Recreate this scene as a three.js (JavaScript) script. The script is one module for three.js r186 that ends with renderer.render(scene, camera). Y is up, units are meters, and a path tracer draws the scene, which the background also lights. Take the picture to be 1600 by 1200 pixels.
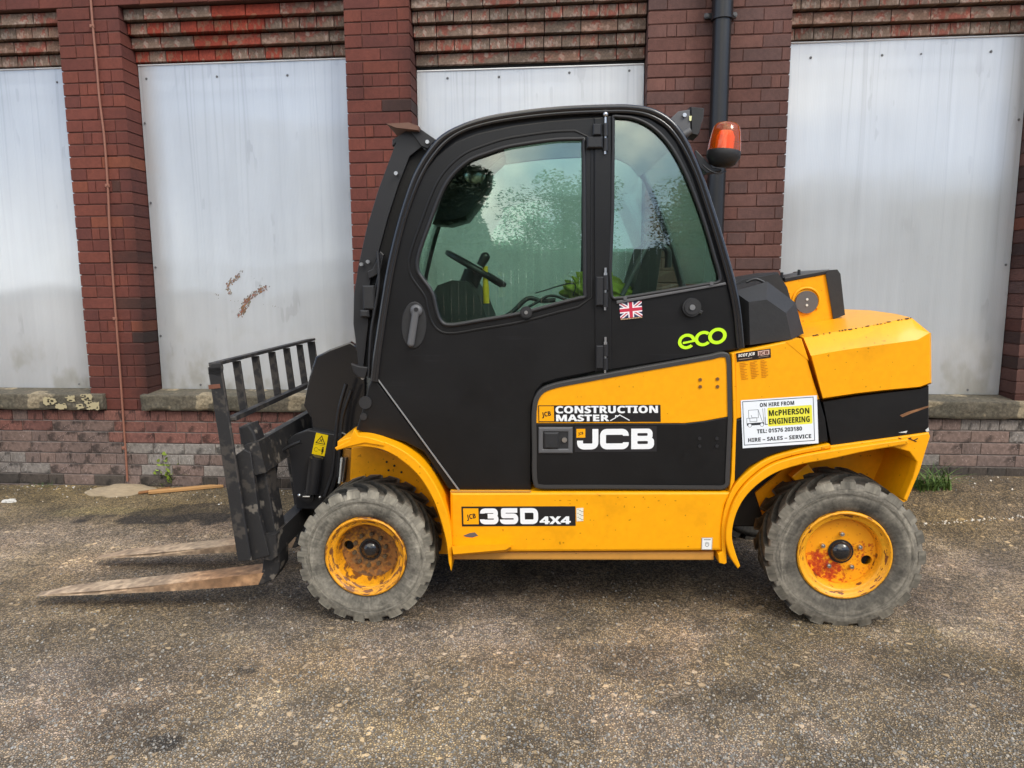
import * as THREE from 'three';
import { mergeGeometries, toCreasedNormals } from 'three/addons/utils/BufferGeometryUtils.js';

// ---------------------------------------------------------------- camera, sky, sun, exposure
const scene = new THREE.Scene();
const F = 1108;                                   // focal length in pixels of a 1600 x 1200 picture
const camera = new THREE.PerspectiveCamera(2 * Math.atan(600 / F) * 180 / Math.PI, 4 / 3, 0.05, 400);
camera.rotation.order = 'YXZ';
camera.position.set(0, 1.45, 0);
camera.rotation.set(-8.0 * Math.PI / 180, 0, -0.0058);
camera.updateMatrixWorld(true);

const rng = (s) => () => { s |= 0; s = s + 0x6D2B79F5 | 0; let t = Math.imul(s ^ s >>> 15, 1 | s); t = t + Math.imul(t ^ t >>> 7, 61 | t) ^ t; return ((t ^ t >>> 14) >>> 0) / 4294967296; };
const hash = (x, y, s) => { let h = Math.imul(x, 374761393) + Math.imul(y, 668265263) + Math.imul(s, 2147483647 - 1013) | 0; h = Math.imul(h ^ h >>> 13, 1274126177); h = Math.imul(h ^ h >>> 16, 2246822519); return ((h ^ h >>> 15) >>> 0) / 4294967296; };
const mod = (a, n) => ((a % n) + n) % n;
const clamp = (x, a = 0, b = 1) => Math.min(b, Math.max(a, x));
const sst = (a, b, x) => { const t = clamp((x - a) / (b - a)); return t * t * (3 - 2 * t); };
const lerp = (a, b, t) => a + (b - a) * t;
function vn(x, y, px, py, s) {                    // value noise that repeats every px, py
  const x0 = Math.floor(x), y0 = Math.floor(y); let fx = x - x0, fy = y - y0; fx = fx * fx * (3 - 2 * fx); fy = fy * fy * (3 - 2 * fy);
  const a = mod(x0, px), b = mod(x0 + 1, px), c = mod(y0, py), d = mod(y0 + 1, py);
  return lerp(lerp(hash(a, c, s), hash(b, c, s), fx), lerp(hash(a, d, s), hash(b, d, s), fx), fy);
}
function fbm(u, v, n, oct, s, ny = n) { let t = 0, a = 0.5, w = 0; for (let i = 0; i < oct; i++) { t += a * vn(u * n, v * ny, n, ny, s + i); w += a; a *= 0.55; n *= 2; ny *= 2; } return t / w; }
const SUN = new THREE.Vector3(0.52, 0.74, 0.42).normalize();

{ // the sky: blue with broken cumulus
  const W = 1536, H = 768, d = new Float32Array(W * H * 4);
  for (let j = 0; j < H; j++) for (let i = 0; i < W; i++) {
    const u = (i + 0.5) / W, v = (j + 0.5) / H, el = (v - 0.5) * Math.PI, se = Math.sin(el), k = (j * W + i) * 4;
    let r, g, b;
    if (se < 0) { r = 0.20; g = 0.19; b = 0.17; } else {
      const t = Math.pow(1 - se, 5);
      r = lerp(0.22, 0.74, t); g = lerp(0.40, 0.84, t); b = lerp(0.74, 0.95, t);
      const st = 1 + 2.6 * (1 - se);              // clouds flatten towards the horizon
      const n = fbm(u + 0.055, v * st * 0.5, 7, 7, 11, 7), m = fbm(u + 0.055, v * st * 0.5 + 0.016, 7, 6, 11, 7);
      const c = sst(0.42, 0.55, n), lit = clamp(0.60 + (n - m) * 8);
      const cr = lerp(0.60, 2.3, lit), cg = lerp(0.63, 2.14, lit), cb = lerp(0.70, 1.82, lit);
      r = lerp(r, cr, c); g = lerp(g, cg, c); b = lerp(b, cb, c);
      const a = mod((u - 0.5) * Math.PI * 2 - Math.atan2(SUN.z, SUN.x) + Math.PI, Math.PI * 2) - Math.PI;
      const sd = Math.cos(a) * Math.cos(el) * Math.cos(Math.asin(SUN.y)) + se * SUN.y, gl = 0.9 * Math.pow(clamp(sd), 10);
      r += gl; g += gl * 0.95; b += gl * 0.85;
    }
    d[k] = r; d[k + 1] = g; d[k + 2] = b; d[k + 3] = 1;
  }
  const t = new THREE.DataTexture(d, W, H, THREE.RGBAFormat, THREE.FloatType);
  t.mapping = THREE.EquirectangularReflectionMapping; t.magFilter = THREE.LinearFilter; t.wrapS = THREE.RepeatWrapping; t.needsUpdate = true;
  scene.background = t; scene.environment = t;
  scene.backgroundIntensity = 1; scene.environmentIntensity = 1;
}
const sun = new THREE.DirectionalLight(new THREE.Color(1, 0.95, 0.87), 1.15);
sun.position.copy(SUN).multiplyScalar(20); sun.target.position.set(0, 0, -3); scene.add(sun, sun.target);
sun.castShadow = true; sun.shadow.radius = 34; sun.shadow.mapSize.set(2048, 2048);
Object.assign(sun.shadow.camera, { left: -8, right: 8, top: 8, bottom: -8, near: 1, far: 50 });
const renderer = new THREE.WebGLRenderer({ antialias: true });
renderer.toneMapping = THREE.LinearToneMapping;
renderer.toneMappingExposure = 1.52;
renderer.shadowMap.enabled = true;

// ---------------------------------------------------------------- helpers
const v2 = (x, y) => new THREE.Vector2(x, y), v3 = (x, y, z) => new THREE.Vector3(x, y, z);
const rad = (d) => d * Math.PI / 180;
class Frame {                                     // a thing's own axes; at() finds the point of its plane z seen at a photo position
  constructor(o, yaw) { this.o = o; this.c = Math.cos(yaw); this.s = Math.sin(yaw); this.yaw = yaw; }
  loc(p) { const x = p.x - this.o.x, z = p.z - this.o.z; return v3(x * this.c - z * this.s, p.y - this.o.y, x * this.s + z * this.c); }
  world(p) { return v3(p.x * this.c + p.z * this.s + this.o.x, p.y + this.o.y, -p.x * this.s + p.z * this.c + this.o.z); }
  at(px, py, z = 0) {
    const d = v3((px - 800) / F, (600 - py) / F, -1).applyQuaternion(camera.quaternion), o = this.loc(camera.position), l = this.loc(d.add(camera.position)).sub(o);
    return o.addScaledVector(l, (z - o.z) / l.z);
  }
}
const TR = new Frame(v3(0, 0, -2.88), rad(-1.6)), WA = new Frame(v3(0, 0, -4.753), rad(-5.0));
const T = (x, y, z = 0) => TR.at(x, y, z), W = (x, y, z = 0) => WA.at(x, y, z);
function G(px, py, h = 0) { const d = v3((px - 800) / F, (600 - py) / F, -1).applyQuaternion(camera.quaternion); return d.multiplyScalar((h - camera.position.y) / d.y).add(camera.position); }
const camInv = camera.matrixWorld.clone().invert();
function proj(p) { const q = p.clone().applyMatrix4(camInv); return [800 - F * q.x / q.z, 600 + F * q.y / q.z]; }
function inside(x, y, poly) { let c = false; for (let i = 0, j = poly.length - 1; i < poly.length; j = i++) { const [a, b] = poly[i], [e, f] = poly[j]; if (b > y !== f > y && x < (e - a) * (y - b) / (f - b) + a) c = !c; } return c; }

const used = {};
function numbered(n) { const k = used[n] = (used[n] ?? -1) + 1; return k ? n + '_' + String(k).padStart(3, '0') : n; }
function shadows(m) { m.castShadow = m.receiveShadow = true; return m; }
function tag(o, label, category, group, kind) { o.userData.label = label; o.userData.category = category; if (group) o.userData.group = group; if (kind) o.userData.kind = kind; return o; }
function thing(name, label, category, pos = v3(0, 0, 0), yaw = 0, group) { const g = new THREE.Group(); g.name = numbered(name); g.position.copy(pos); g.rotation.y = yaw; scene.add(g); return tag(g, label, category, group); }
function norm(g) { let h = g.index ? g.toNonIndexed() : g; for (const k of Object.keys(h.attributes)) if (!['position', 'normal', 'uv', 'color'].includes(k)) h.deleteAttribute(k); if (!h.attributes.normal) h.computeVertexNormals(); if (!h.attributes.uv) h.setAttribute('uv', new THREE.Float32BufferAttribute(new Float32Array(h.attributes.position.count * 2), 2)); return h; }
function obj(name, geos, mat, parent, label) {
  const g = Array.isArray(geos) ? (geos.length > 1 ? mergeGeometries(geos.map(norm)) : geos[0]) : geos;
  const m = shadows(new THREE.Mesh(g, mat)); m.name = parent === scene ? numbered(name) : name; (parent || scene).add(m); if (label) m.userData.label = label; return m;
}
function part(name, parent) { const g = new THREE.Group(); g.name = name; parent.add(g); return g; }
function spline(pts, n = 6) { const c = new THREE.CatmullRomCurve3(pts.map((p) => v3(p[0], p[1], 0)), false, 'centripetal'); return c.getPoints(pts.length * n).map((p) => [p.x, p.y]); }
// a plate whose front face lies in the plane z, traced by photo positions, thick away from the viewer
function plate(pts, z, th, { bevel = 0.004, holes = [], seg = 2, fr = TR } = {}) {
  const q = (l) => l.map(([x, y]) => { const p = fr.at(x, y, z); return v2(p.x, p.y); });
  return plateL(q(pts), z, th, { bevel, holes: holes.map(q), seg });
}
function plateL(pts, z, th, { bevel = 0.004, holes = [], seg = 2 } = {}) {
  seg = Math.min(seg, 2); const s = new THREE.Shape(pts); for (const h of holes) s.holes.push(new THREE.Path(h));
  const b = Math.min(bevel, th / 2.2), g = new THREE.ExtrudeGeometry(s, { depth: th - 2 * b, bevelEnabled: b > 0, bevelThickness: b, bevelSize: b, bevelOffset: -b, bevelSegments: seg, curveSegments: 6 });
  g.translate(0, 0, z - th + b); return toCreasedNormals(boxUV(norm(g)), 0.37);
}
function tube(pts, r, seg = 0, rs = 8, closed = false) { const c = new THREE.CatmullRomCurve3(pts, closed, 'centripetal'); return new THREE.TubeGeometry(c, seg || pts.length * 6, r, rs, closed); }
function rod(a, b, r, rs = 10, r2 = r) { const d = b.clone().sub(a), g = new THREE.CylinderGeometry(r2, r, d.length(), rs); g.applyQuaternion(new THREE.Quaternion().setFromUnitVectors(v3(0, 1, 0), d.clone().normalize())); const m = a.clone().add(b).multiplyScalar(0.5); return g.translate(m.x, m.y, m.z); }
function box(w, h, d, c = 0.004, seg = 1) { c = Math.min(c, w / 2.1, h / 2.1, d / 2.1); const s = new THREE.Shape([v2(-w / 2, -h / 2), v2(w / 2, -h / 2), v2(w / 2, h / 2), v2(-w / 2, h / 2)]); const g = new THREE.ExtrudeGeometry(s, { depth: d - 2 * c, bevelEnabled: c > 0, bevelThickness: c, bevelSize: c, bevelOffset: -c, bevelSegments: seg }); return g.translate(0, 0, -d / 2 + c); }
const boxAt = (w, h, d, x, y, z, c, rz = 0) => box(w, h, d, c).rotateZ(rz).translate(x, y, z);
function disc(r, th, x, y, z, n = 24) { return new THREE.CylinderGeometry(r, r, th, n).rotateX(Math.PI / 2).translate(x, y, z - th / 2); }
// skin over a row of outlines with the same number of points, closed at both ends
function loft(secs, crease = 0.5) {
  const n = secs[0].length, P = [], U = [], I = [], cap = (sec, flip) => { const tri = THREE.ShapeUtils.triangulateShape(sec.map((p) => v2(p.x, p.y)), []); for (const t of tri) for (const k of flip ? [0, 2, 1] : [0, 1, 2]) { const p = sec[t[k]]; P.push(p.x, p.y, p.z); U.push(p.x, p.y); } };
  for (let i = 0; i + 1 < secs.length; i++) for (let j = 0; j < n; j++) { const k = (j + 1) % n, a = secs[i][j], b = secs[i][k], c = secs[i + 1][k], d = secs[i + 1][j]; for (const p of [a, d, b, b, d, c]) { P.push(p.x, p.y, p.z); U.push(p.x + p.z, p.y); } }
  const area = THREE.ShapeUtils.area(secs[0].map((p) => v2(p.x, p.y)));
  cap(secs[0], area < 0); cap(secs[secs.length - 1], area > 0);
  const g = new THREE.BufferGeometry(); g.setAttribute('position', new THREE.Float32BufferAttribute(P, 3)); g.setAttribute('uv', new THREE.Float32BufferAttribute(U, 2)); g.computeVertexNormals(); return toCreasedNormals(boxUV(g), crease);
}
function boxUV(g) { const p = g.attributes.position, u = g.attributes.uv, a = v3(0, 0, 0), b = v3(0, 0, 0), c = v3(0, 0, 0); for (let i = 0; i + 2 < p.count; i += 3) { a.fromBufferAttribute(p, i); b.fromBufferAttribute(p, i + 1).sub(a); c.fromBufferAttribute(p, i + 2).sub(a); b.cross(c); const x = Math.abs(b.x), y = Math.abs(b.y), z = Math.abs(b.z); for (let k = i; k < i + 3; k++) { const X = p.getX(k), Y = p.getY(k), Z = p.getZ(k); if (z >= x && z >= y) u.setXY(k, X, Y); else if (y >= x) u.setXY(k, X + 0.31, Z + 0.17); else u.setXY(k, Z + 0.57, Y + 0.4); } } return g; }
// a ribbon of a given thickness that follows an open line of photo positions (in plane z0) and spans z0 to z1
function ribbon(pts, z0, z1, th) { const a = pts.map(([x, y]) => { const p = T(x, y, z0); return v2(p.x, p.y); }), b = []; for (let i = 0; i < a.length; i++) { const t = a[Math.min(i + 1, a.length - 1)].clone().sub(a[Math.max(i - 1, 0)]).normalize(); b.push(v2(a[i].x - t.y * th, a[i].y + t.x * th)); } return plateL([...a, ...b.reverse()], z0, z0 - z1, { bevel: Math.min(0.003, th / 3), seg: 1 }); }
function tri(fn, size, srgb = true, ws = size) {
  const d = new Uint8Array(ws * size * 4); for (let j = 0; j < size; j++) for (let i = 0; i < ws; i++) { const c = fn((i + 0.5) / ws, (j + 0.5) / size), k = (j * ws + i) * 4; const a = Array.isArray(c); d[k] = clamp(a ? c[0] : c, 0, 255); d[k + 1] = clamp(a ? c[1] : c, 0, 255); d[k + 2] = clamp(a ? c[2] : c, 0, 255); d[k + 3] = 255; }
  const t = new THREE.DataTexture(d, ws, size); t.wrapS = t.wrapT = THREE.RepeatWrapping; t.magFilter = THREE.LinearFilter; t.minFilter = THREE.LinearMipmapLinearFilter; t.generateMipmaps = true; if (srgb) t.colorSpace = THREE.SRGBColorSpace; t.needsUpdate = true; return t;
}
const rep = (t, x, y = x) => { const c = t.clone(); c.repeat.set(x, y); c.needsUpdate = true; return c; };
function canvasTex(w, h, draw) { const c = document.createElement('canvas'); c.width = w; c.height = h; const x = c.getContext('2d'); draw(x, w, h); const t = new THREE.CanvasTexture(c); t.colorSpace = THREE.SRGBColorSpace; t.anisotropy = 8; return t; }
const S = (o) => new THREE.MeshStandardMaterial(o), PH = (o) => new THREE.MeshPhysicalMaterial(o), C = (r, g = r, b = r) => new THREE.Color().setRGB(r, g, b);

// ---------------------------------------------------------------- textures and materials
const tGrain = tri((u, v) => 255 * (0.72 + 0.28 * (0.6 * fbm(u, v, 24, 4, 3) + 0.4 * hash(u * 512 | 0, v * 512 | 0, 5))), 512);
const bGrain = tri((u, v) => 255 * (0.5 * fbm(u, v, 40, 4, 9) + 0.5 * fbm(u, v, 120, 2, 10)), 512, false);
const tLime = tri((u, v) => { const m = sst(0.52, 0.64, fbm(u, v, 9, 5, 21)), n = fbm(u, v, 50, 3, 24), k = 0.72 + 0.32 * n; return [255 * k * lerp(0.95, 0.90, m), 255 * k * lerp(0.55, 0.82, m), 255 * k * lerp(0.48, 0.77, m)]; }, 512);
const tGrey = tri((u, v) => { const m = sst(0.46, 0.60, fbm(u, v, 8, 5, 27)), w = sst(0.56, 0.70, fbm(u, v, 12, 5, 29)), n = fbm(u, v, 50, 3, 28), k = 0.68 + 0.36 * n; return [255 * k * lerp(lerp(0.82, 0.90, m), 1, w), 255 * k * lerp(lerp(0.76, 0.60, m), 0.96, w), 255 * k * lerp(lerp(0.70, 0.54, m), 0.92, w)]; }, 512);
const tSplat = tri((u, v) => { const a = fbm(u, v, 60, 3, 31), b = fbm(u, v, 5, 4, 33), m = sst(0.70, 0.80, a + (b - 0.5) * 0.5), k = 0.66 + 0.3 * fbm(u, v, 30, 4, 35), d = sst(0.5, 0.75, fbm(u, v, 7, 4, 37)) * 0.35; return [255 * lerp(k - d, 1, m), 255 * lerp((k - d) * 0.98, 1, m), 255 * lerp((k - d) * 0.96, 1, m)]; }, 1024);
const tDirt = tri((u, v) => { const a = fbm(u, v, 5, 5, 41), b = fbm(u, v, 60, 3, 43), s = sst(0.56, 0.8, a) * 0.05 + 0.05 * b, chip = sst(0.88, 0.91, fbm(u, v, 70, 2, 45) + 0.25 * (a - 0.5)); const k = 1 - s; return [255 * lerp(k, 0.45, chip * 0.4), 255 * lerp(k * 0.99, 0.40, chip * 0.4), 255 * lerp(k, 0.38, chip * 0.4)]; }, 1024);
const tScr = tri((u, v) => { const a = fbm(u, v, 6, 5, 51), b = fbm(u, v, 8, 4, 52, 200), s = sst(0.70, 0.78, fbm(u, v, 3, 3, 54, 160) * 0.6 + a * 0.4); const k = 0.62 + 0.30 * a + 0.10 * b + s * 0.35; const X = Math.floor(u * 240), Yy = Math.floor(v * 240), sp = hash(X, Yy, 57) > 0.9982 && Math.hypot(mod(u * 240, 1) - 0.5, (mod(v * 240, 1) - 0.5) * (1 + hash(X, Yy, 58))) < 0.2 + 0.25 * hash(X, Yy, 59) ? 1 : 0, ln = Math.abs(mod(v * 7 + u * 0.6 + 0.02 * Math.sin(u * 20), 1) - 0.5) < 0.006 && fbm(u, v, 5, 2, 60) > 0.6 ? 0.25 : 0; return 255 * clamp(k * 0.62 + sp + ln); }, 1024);
const rScr = tri((u, v) => 255 * clamp(0.42 + 0.4 * fbm(u, v, 6, 5, 61) + 0.14 * fbm(u, v, 80, 2, 63)), 512, false);
const tRust = tri((u, v) => { const a = fbm(u, v, 6, 5, 71), b = fbm(u, v, 40, 3, 73), m = sst(0.42, 0.62, a * 0.75 + b * 0.25); const k = 0.7 + 0.5 * b; return [k * lerp(126, 146, m), k * lerp(108, 128, m), k * lerp(90, 108, m)]; }, 512);
const tWorn = tri((u, v) => { const a = fbm(u, v, 7, 5, 81), b = fbm(u, v, 50, 3, 83), m = sst(0.52, 0.64, a * 0.6 + b * 0.4), l = sst(0.66, 0.74, fbm(u, v, 18, 4, 85)); return [lerp(lerp(34, 92, m * 0.5), 150, l * 0.6), lerp(lerp(33, 84, m * 0.5), 140, l * 0.6), lerp(lerp(34, 74, m * 0.5), 126, l * 0.6)]; }, 512);
const tStone = tri((u, v) => { const a = fbm(u, v, 6, 5, 91), b = fbm(u, v, 50, 3, 93), c = sst(0.58, 0.64, fbm(u, v, 4, 4, 95)); const k = 0.62 + 0.5 * b; return [k * lerp(lerp(88, 118, a), 190, c * 0.6), k * lerp(lerp(84, 108, a), 172, c * 0.6), k * lerp(lerp(72, 92, a), 140, c * 0.6)]; }, 512);
const tTyre = tri((u, v) => { const a = fbm(u, v, 24, 4, 101, 6), b = fbm(u, v, 160, 3, 103, 40), st = fbm(u, v, 200, 2, 105, 4); const c = fbm(u, v, 9, 5, 107, 5), dk = sst(0.52, 0.66, c * 0.7 + a * 0.3), k = 0.34 + 0.52 * a + 0.34 * c + 0.26 * (b - 0.5) + 0.16 * (st - 0.5) - 0.26 * dk; return [255 * k, 255 * k * 0.97, 255 * k * 0.91]; }, 512, true, 2048);
const tRim = tri((u, v) => { const a = fbm(u, v, 26, 5, 111, 10), b = fbm(u, v, 90, 3, 113, 30), m = sst(0.50, 0.60, a * 0.7 + b * 0.3); const k = 0.8 + 0.3 * b; return [k * lerp(235, 120, m), k * lerp(160, 74, m), k * lerp(22, 34, m)]; }, 256, true, 1024);
const tWear = tri((u, v) => { const a = fbm(u, v, 26, 5, 141, 10), b = fbm(u, v, 90, 3, 143, 30), m = sst(0.60, 0.66, a * 0.7 + b * 0.3), k = 0.84 + 0.2 * b; return [255 * k * lerp(1, 0.5, m), 255 * k * lerp(1, 0.42, m), 255 * k * lerp(1, 0.9, m)]; }, 256, true, 1024);
const tSheet = tri((u, v) => { const a = fbm(u, v, 30, 4, 121, 3), b = fbm(u, v, 4, 4, 123), c = sst(0.66, 0.8, fbm(u, v, 70, 2, 125, 8)); const k = 0.95 + 0.025 * a + 0.04 * (b - 0.5) - 0.02 * c; return [255 * k, 255 * k, 255 * k]; }, 512);
const bRib = tri((u, v) => 255 * (0.5 + 0.5 * Math.cos(u * Math.PI * 2 * 16)), 8, false, 512);
const tWood = tri((u, v) => { const a = fbm(u, v, 2, 5, 131, 40); return [150 + 60 * a, 112 + 50 * a, 70 + 36 * a]; }, 256);
// asphalt: a bed of small stones in dark binder
const stones = (u, v, n, s) => { const x = u * n, y = v * n, x0 = Math.floor(x), y0 = Math.floor(y); let f1 = 9, f2 = 9, id = 0; for (let j = -1; j < 2; j++) for (let i = -1; i < 2; i++) { const a = mod(x0 + i, n), b = mod(y0 + j, n), dx = x0 + i + hash(a, b, s) - x, dy = y0 + j + hash(a, b, s + 1) - y, d = dx * dx + dy * dy; if (d < f1) { f2 = f1; f1 = d; id = hash(a, b, s + 2); } else if (d < f2) f2 = d; } return [Math.sqrt(f2) - Math.sqrt(f1), id]; };
const AS = 2048, asH = new Uint8Array(AS * AS * 4), asC = new Uint8Array(AS * AS * 4);
for (let j = 0; j < AS; j++) for (let i = 0; i < AS; i++) {
  const u = i / AS, v = j / AS; let [e, e0] = stones(u, v, 340, 201); const n = hash(i, j, 207), big = e0 > 0.35 ? 1 : 0.35; let h = sst(0.02, 0.35, e) * big, k = (j * AS + i) * 4;
  const [e2, id2] = stones(u, v, 130, 221); if (id2 > 0.955) { const hh = sst(0.03, 0.3, e2); if (hh > 0.3) { h = hh; e0 = id2; } } const id = e0 > 0.8 && h > 0.3 ? 0.2 + 0.6 * mod(e0 * 37, 1) : e0, m1 = fbm(u, v, 14, 4, 231), m2 = fbm(u, v, 26, 3, 235), m3 = fbm(u, v, 6, 4, 239), dk = sst(0.56, 0.70, m2 * 0.6 + m1 * 0.4); const tone = (0.80 + 0.56 * (m1 - 0.5) - 0.16 * dk + 0.36 * id * id) * lerp(0.54, 1, h) * (0.86 + 0.28 * n), w = hash(id * 9999 | 0, 3, 5);
  const wa = 4 + (m3 - 0.5) * 34; asC[k] = clamp(tone * (lerp(206, 226, w) + wa * 0.25), 0, 255); asC[k + 1] = clamp(tone * lerp(194, 204, w), 0, 255); asC[k + 2] = clamp(tone * (lerp(186, 176, w) - wa), 0, 255); asC[k + 3] = 255;
  asH[k] = asH[k + 1] = asH[k + 2] = 255 * clamp(h * (0.5 + 0.5 * id) + 0.1 * n); asH[k + 3] = 255;
}
const mkT = (d, srgb) => { const t = new THREE.DataTexture(d, AS, AS); t.wrapS = t.wrapT = THREE.RepeatWrapping; t.magFilter = THREE.LinearFilter; if (srgb) t.colorSpace = THREE.SRGBColorSpace; t.needsUpdate = true; return t; };
const M = {
  asphalt: S({ map: mkT(asC, true), bumpMap: mkT(asH, false), bumpScale: 0.008, roughness: 0.92, vertexColors: true }),
  yellow: PH({ color: C(0.97, 0.415, 0.001), map: tDirt, roughness: 0.45, specularIntensity: 0.6, clearcoat: 0.15, clearcoatRoughness: 0.2 }),
  yellowDull: S({ color: C(0.62, 0.30, 0.05), map: tDirt, roughness: 0.6 }),
  black: PH({ color: C(0.014, 0.014, 0.017), map: tScr, roughness: 0.75, roughnessMap: rScr, specularIntensity: 0.6, clearcoat: 0.3, clearcoatRoughness: 0.22 }),
  blackGloss: PH({ color: C(0.014, 0.014, 0.016), roughness: 0.22, clearcoat: 0.5, clearcoatRoughness: 0.1 }),
  plastic: S({ color: C(0.024, 0.024, 0.026), map: tGrain, roughness: 0.6, bumpMap: bGrain, bumpScale: 0.0006 }),
  frame: S({ color: C(0.016, 0.016, 0.018), roughness: 0.42 }),
  grey: S({ color: C(0.10, 0.10, 0.105), roughness: 0.5 }),
  seal: S({ color: C(0.035, 0.033, 0.032), roughness: 0.55 }),
  dark: S({ color: C(0.01), roughness: 0.8 }),
  worn: S({ map: tWorn, roughness: 0.62, bumpMap: bGrain, bumpScale: 0.001 }),
  steel: S({ color: C(0.6), metalness: 1, roughness: 0.3 }),
  rust: S({ map: tRust, roughness: 0.7, bumpMap: bGrain, bumpScale: 0.001 }),
  rustV: S({ color: C(1.6), map: tRust, roughness: 0.7, bumpMap: bGrain, bumpScale: 0.001, vertexColors: true }),
  rust2: S({ color: C(1.0, 0.62, 0.36), map: tRust, roughness: 0.65, bumpMap: bGrain, bumpScale: 0.001 }),
  tyreF: S({ color: C(0.44, 0.43, 0.41), map: tTyre, roughness: 0.92, vertexColors: true }),
  tyreR: S({ color: C(0.40, 0.385, 0.365), map: tTyre, roughness: 0.85, vertexColors: true }),
  rim: S({ map: tRim, roughness: 0.5 }),
  rimR: S({ color: C(0.92, 0.40, 0.012), map: tWear, roughness: 0.45 }),
  glass: PH({ color: C(0.80, 0.92, 0.85), transmission: 1, thickness: 0, roughness: 0.0, ior: 2.0, side: THREE.DoubleSide }),
  lens: PH({ color: C(1.0, 0.30, 0.03), transmission: 0.85, thickness: 0, roughness: 0.08, ior: 1.5 }),
  lensIn: S({ color: C(1.0, 0.55, 0.2), roughness: 0.3 }),
  sheet: PH({ color: C(0.95, 0.975, 1.0), map: tSheet, transmission: 0.55, thickness: 0, roughness: 0.06, ior: 2.2, clearcoat: 1, clearcoatRoughness: 0.03, bumpMap: bRib, bumpScale: 0.0004 }),
  stripGrey: S({ color: C(0.22), roughness: 0.4 }),
  board: S({ color: C(0.92, 0.935, 0.95), roughness: 0.7 }),
  boardDim: S({ color: C(0.55, 0.58, 0.62), roughness: 0.7 }),
  scrap: S({ color: C(0.5, 0.48, 0.44), roughness: 0.9 }),
  white: S({ color: C(0.78), roughness: 0.5 }),
  stone: S({ map: tStone, roughness: 0.95, bumpMap: bGrain, bumpScale: 0.003 }),
  mortar: S({ color: C(0.15, 0.066, 0.052), map: tGrain, roughness: 1 }),
  mortarPale: S({ color: C(0.26, 0.22, 0.20), map: tGrain, roughness: 1 }),
  copper: S({ color: C(0.27, 0.115, 0.075), roughness: 0.55 }),
  pipe: PH({ color: C(0.012, 0.012, 0.013), roughness: 0.36 }),
  sand: S({ color: C(0.46, 0.36, 0.235), map: tGrain, roughness: 1, bumpMap: bGrain, bumpScale: 0.003 }),
  wood: S({ map: tWood, roughness: 0.8 }), woodDark: S({ color: C(0.5, 0.4, 0.35), map: tWood, roughness: 0.85 }),
  grass: PH({ color: C(0.055, 0.11, 0.022), roughness: 0.7, side: THREE.DoubleSide }),
  leaf: PH({ color: C(0.20, 0.28, 0.03), roughness: 0.6, side: THREE.DoubleSide }),
  treeLeaf: S({ color: C(0.04, 0.058, 0.022), roughness: 0.8, side: THREE.DoubleSide }),
  bark: S({ color: C(0.08, 0.06, 0.045), roughness: 0.9 }),
  fence: S({ color: C(0.07, 0.06, 0.05), map: tGrain, roughness: 0.9 }),
  vest: S({ color: C(0.30, 0.36, 0.04), roughness: 0.8, side: THREE.DoubleSide }),
  silver: S({ color: C(0.6, 0.62, 0.6), roughness: 0.4 }),
  lever: S({ color: C(0.75, 0.5, 0.02), roughness: 0.45 }),
};
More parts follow.
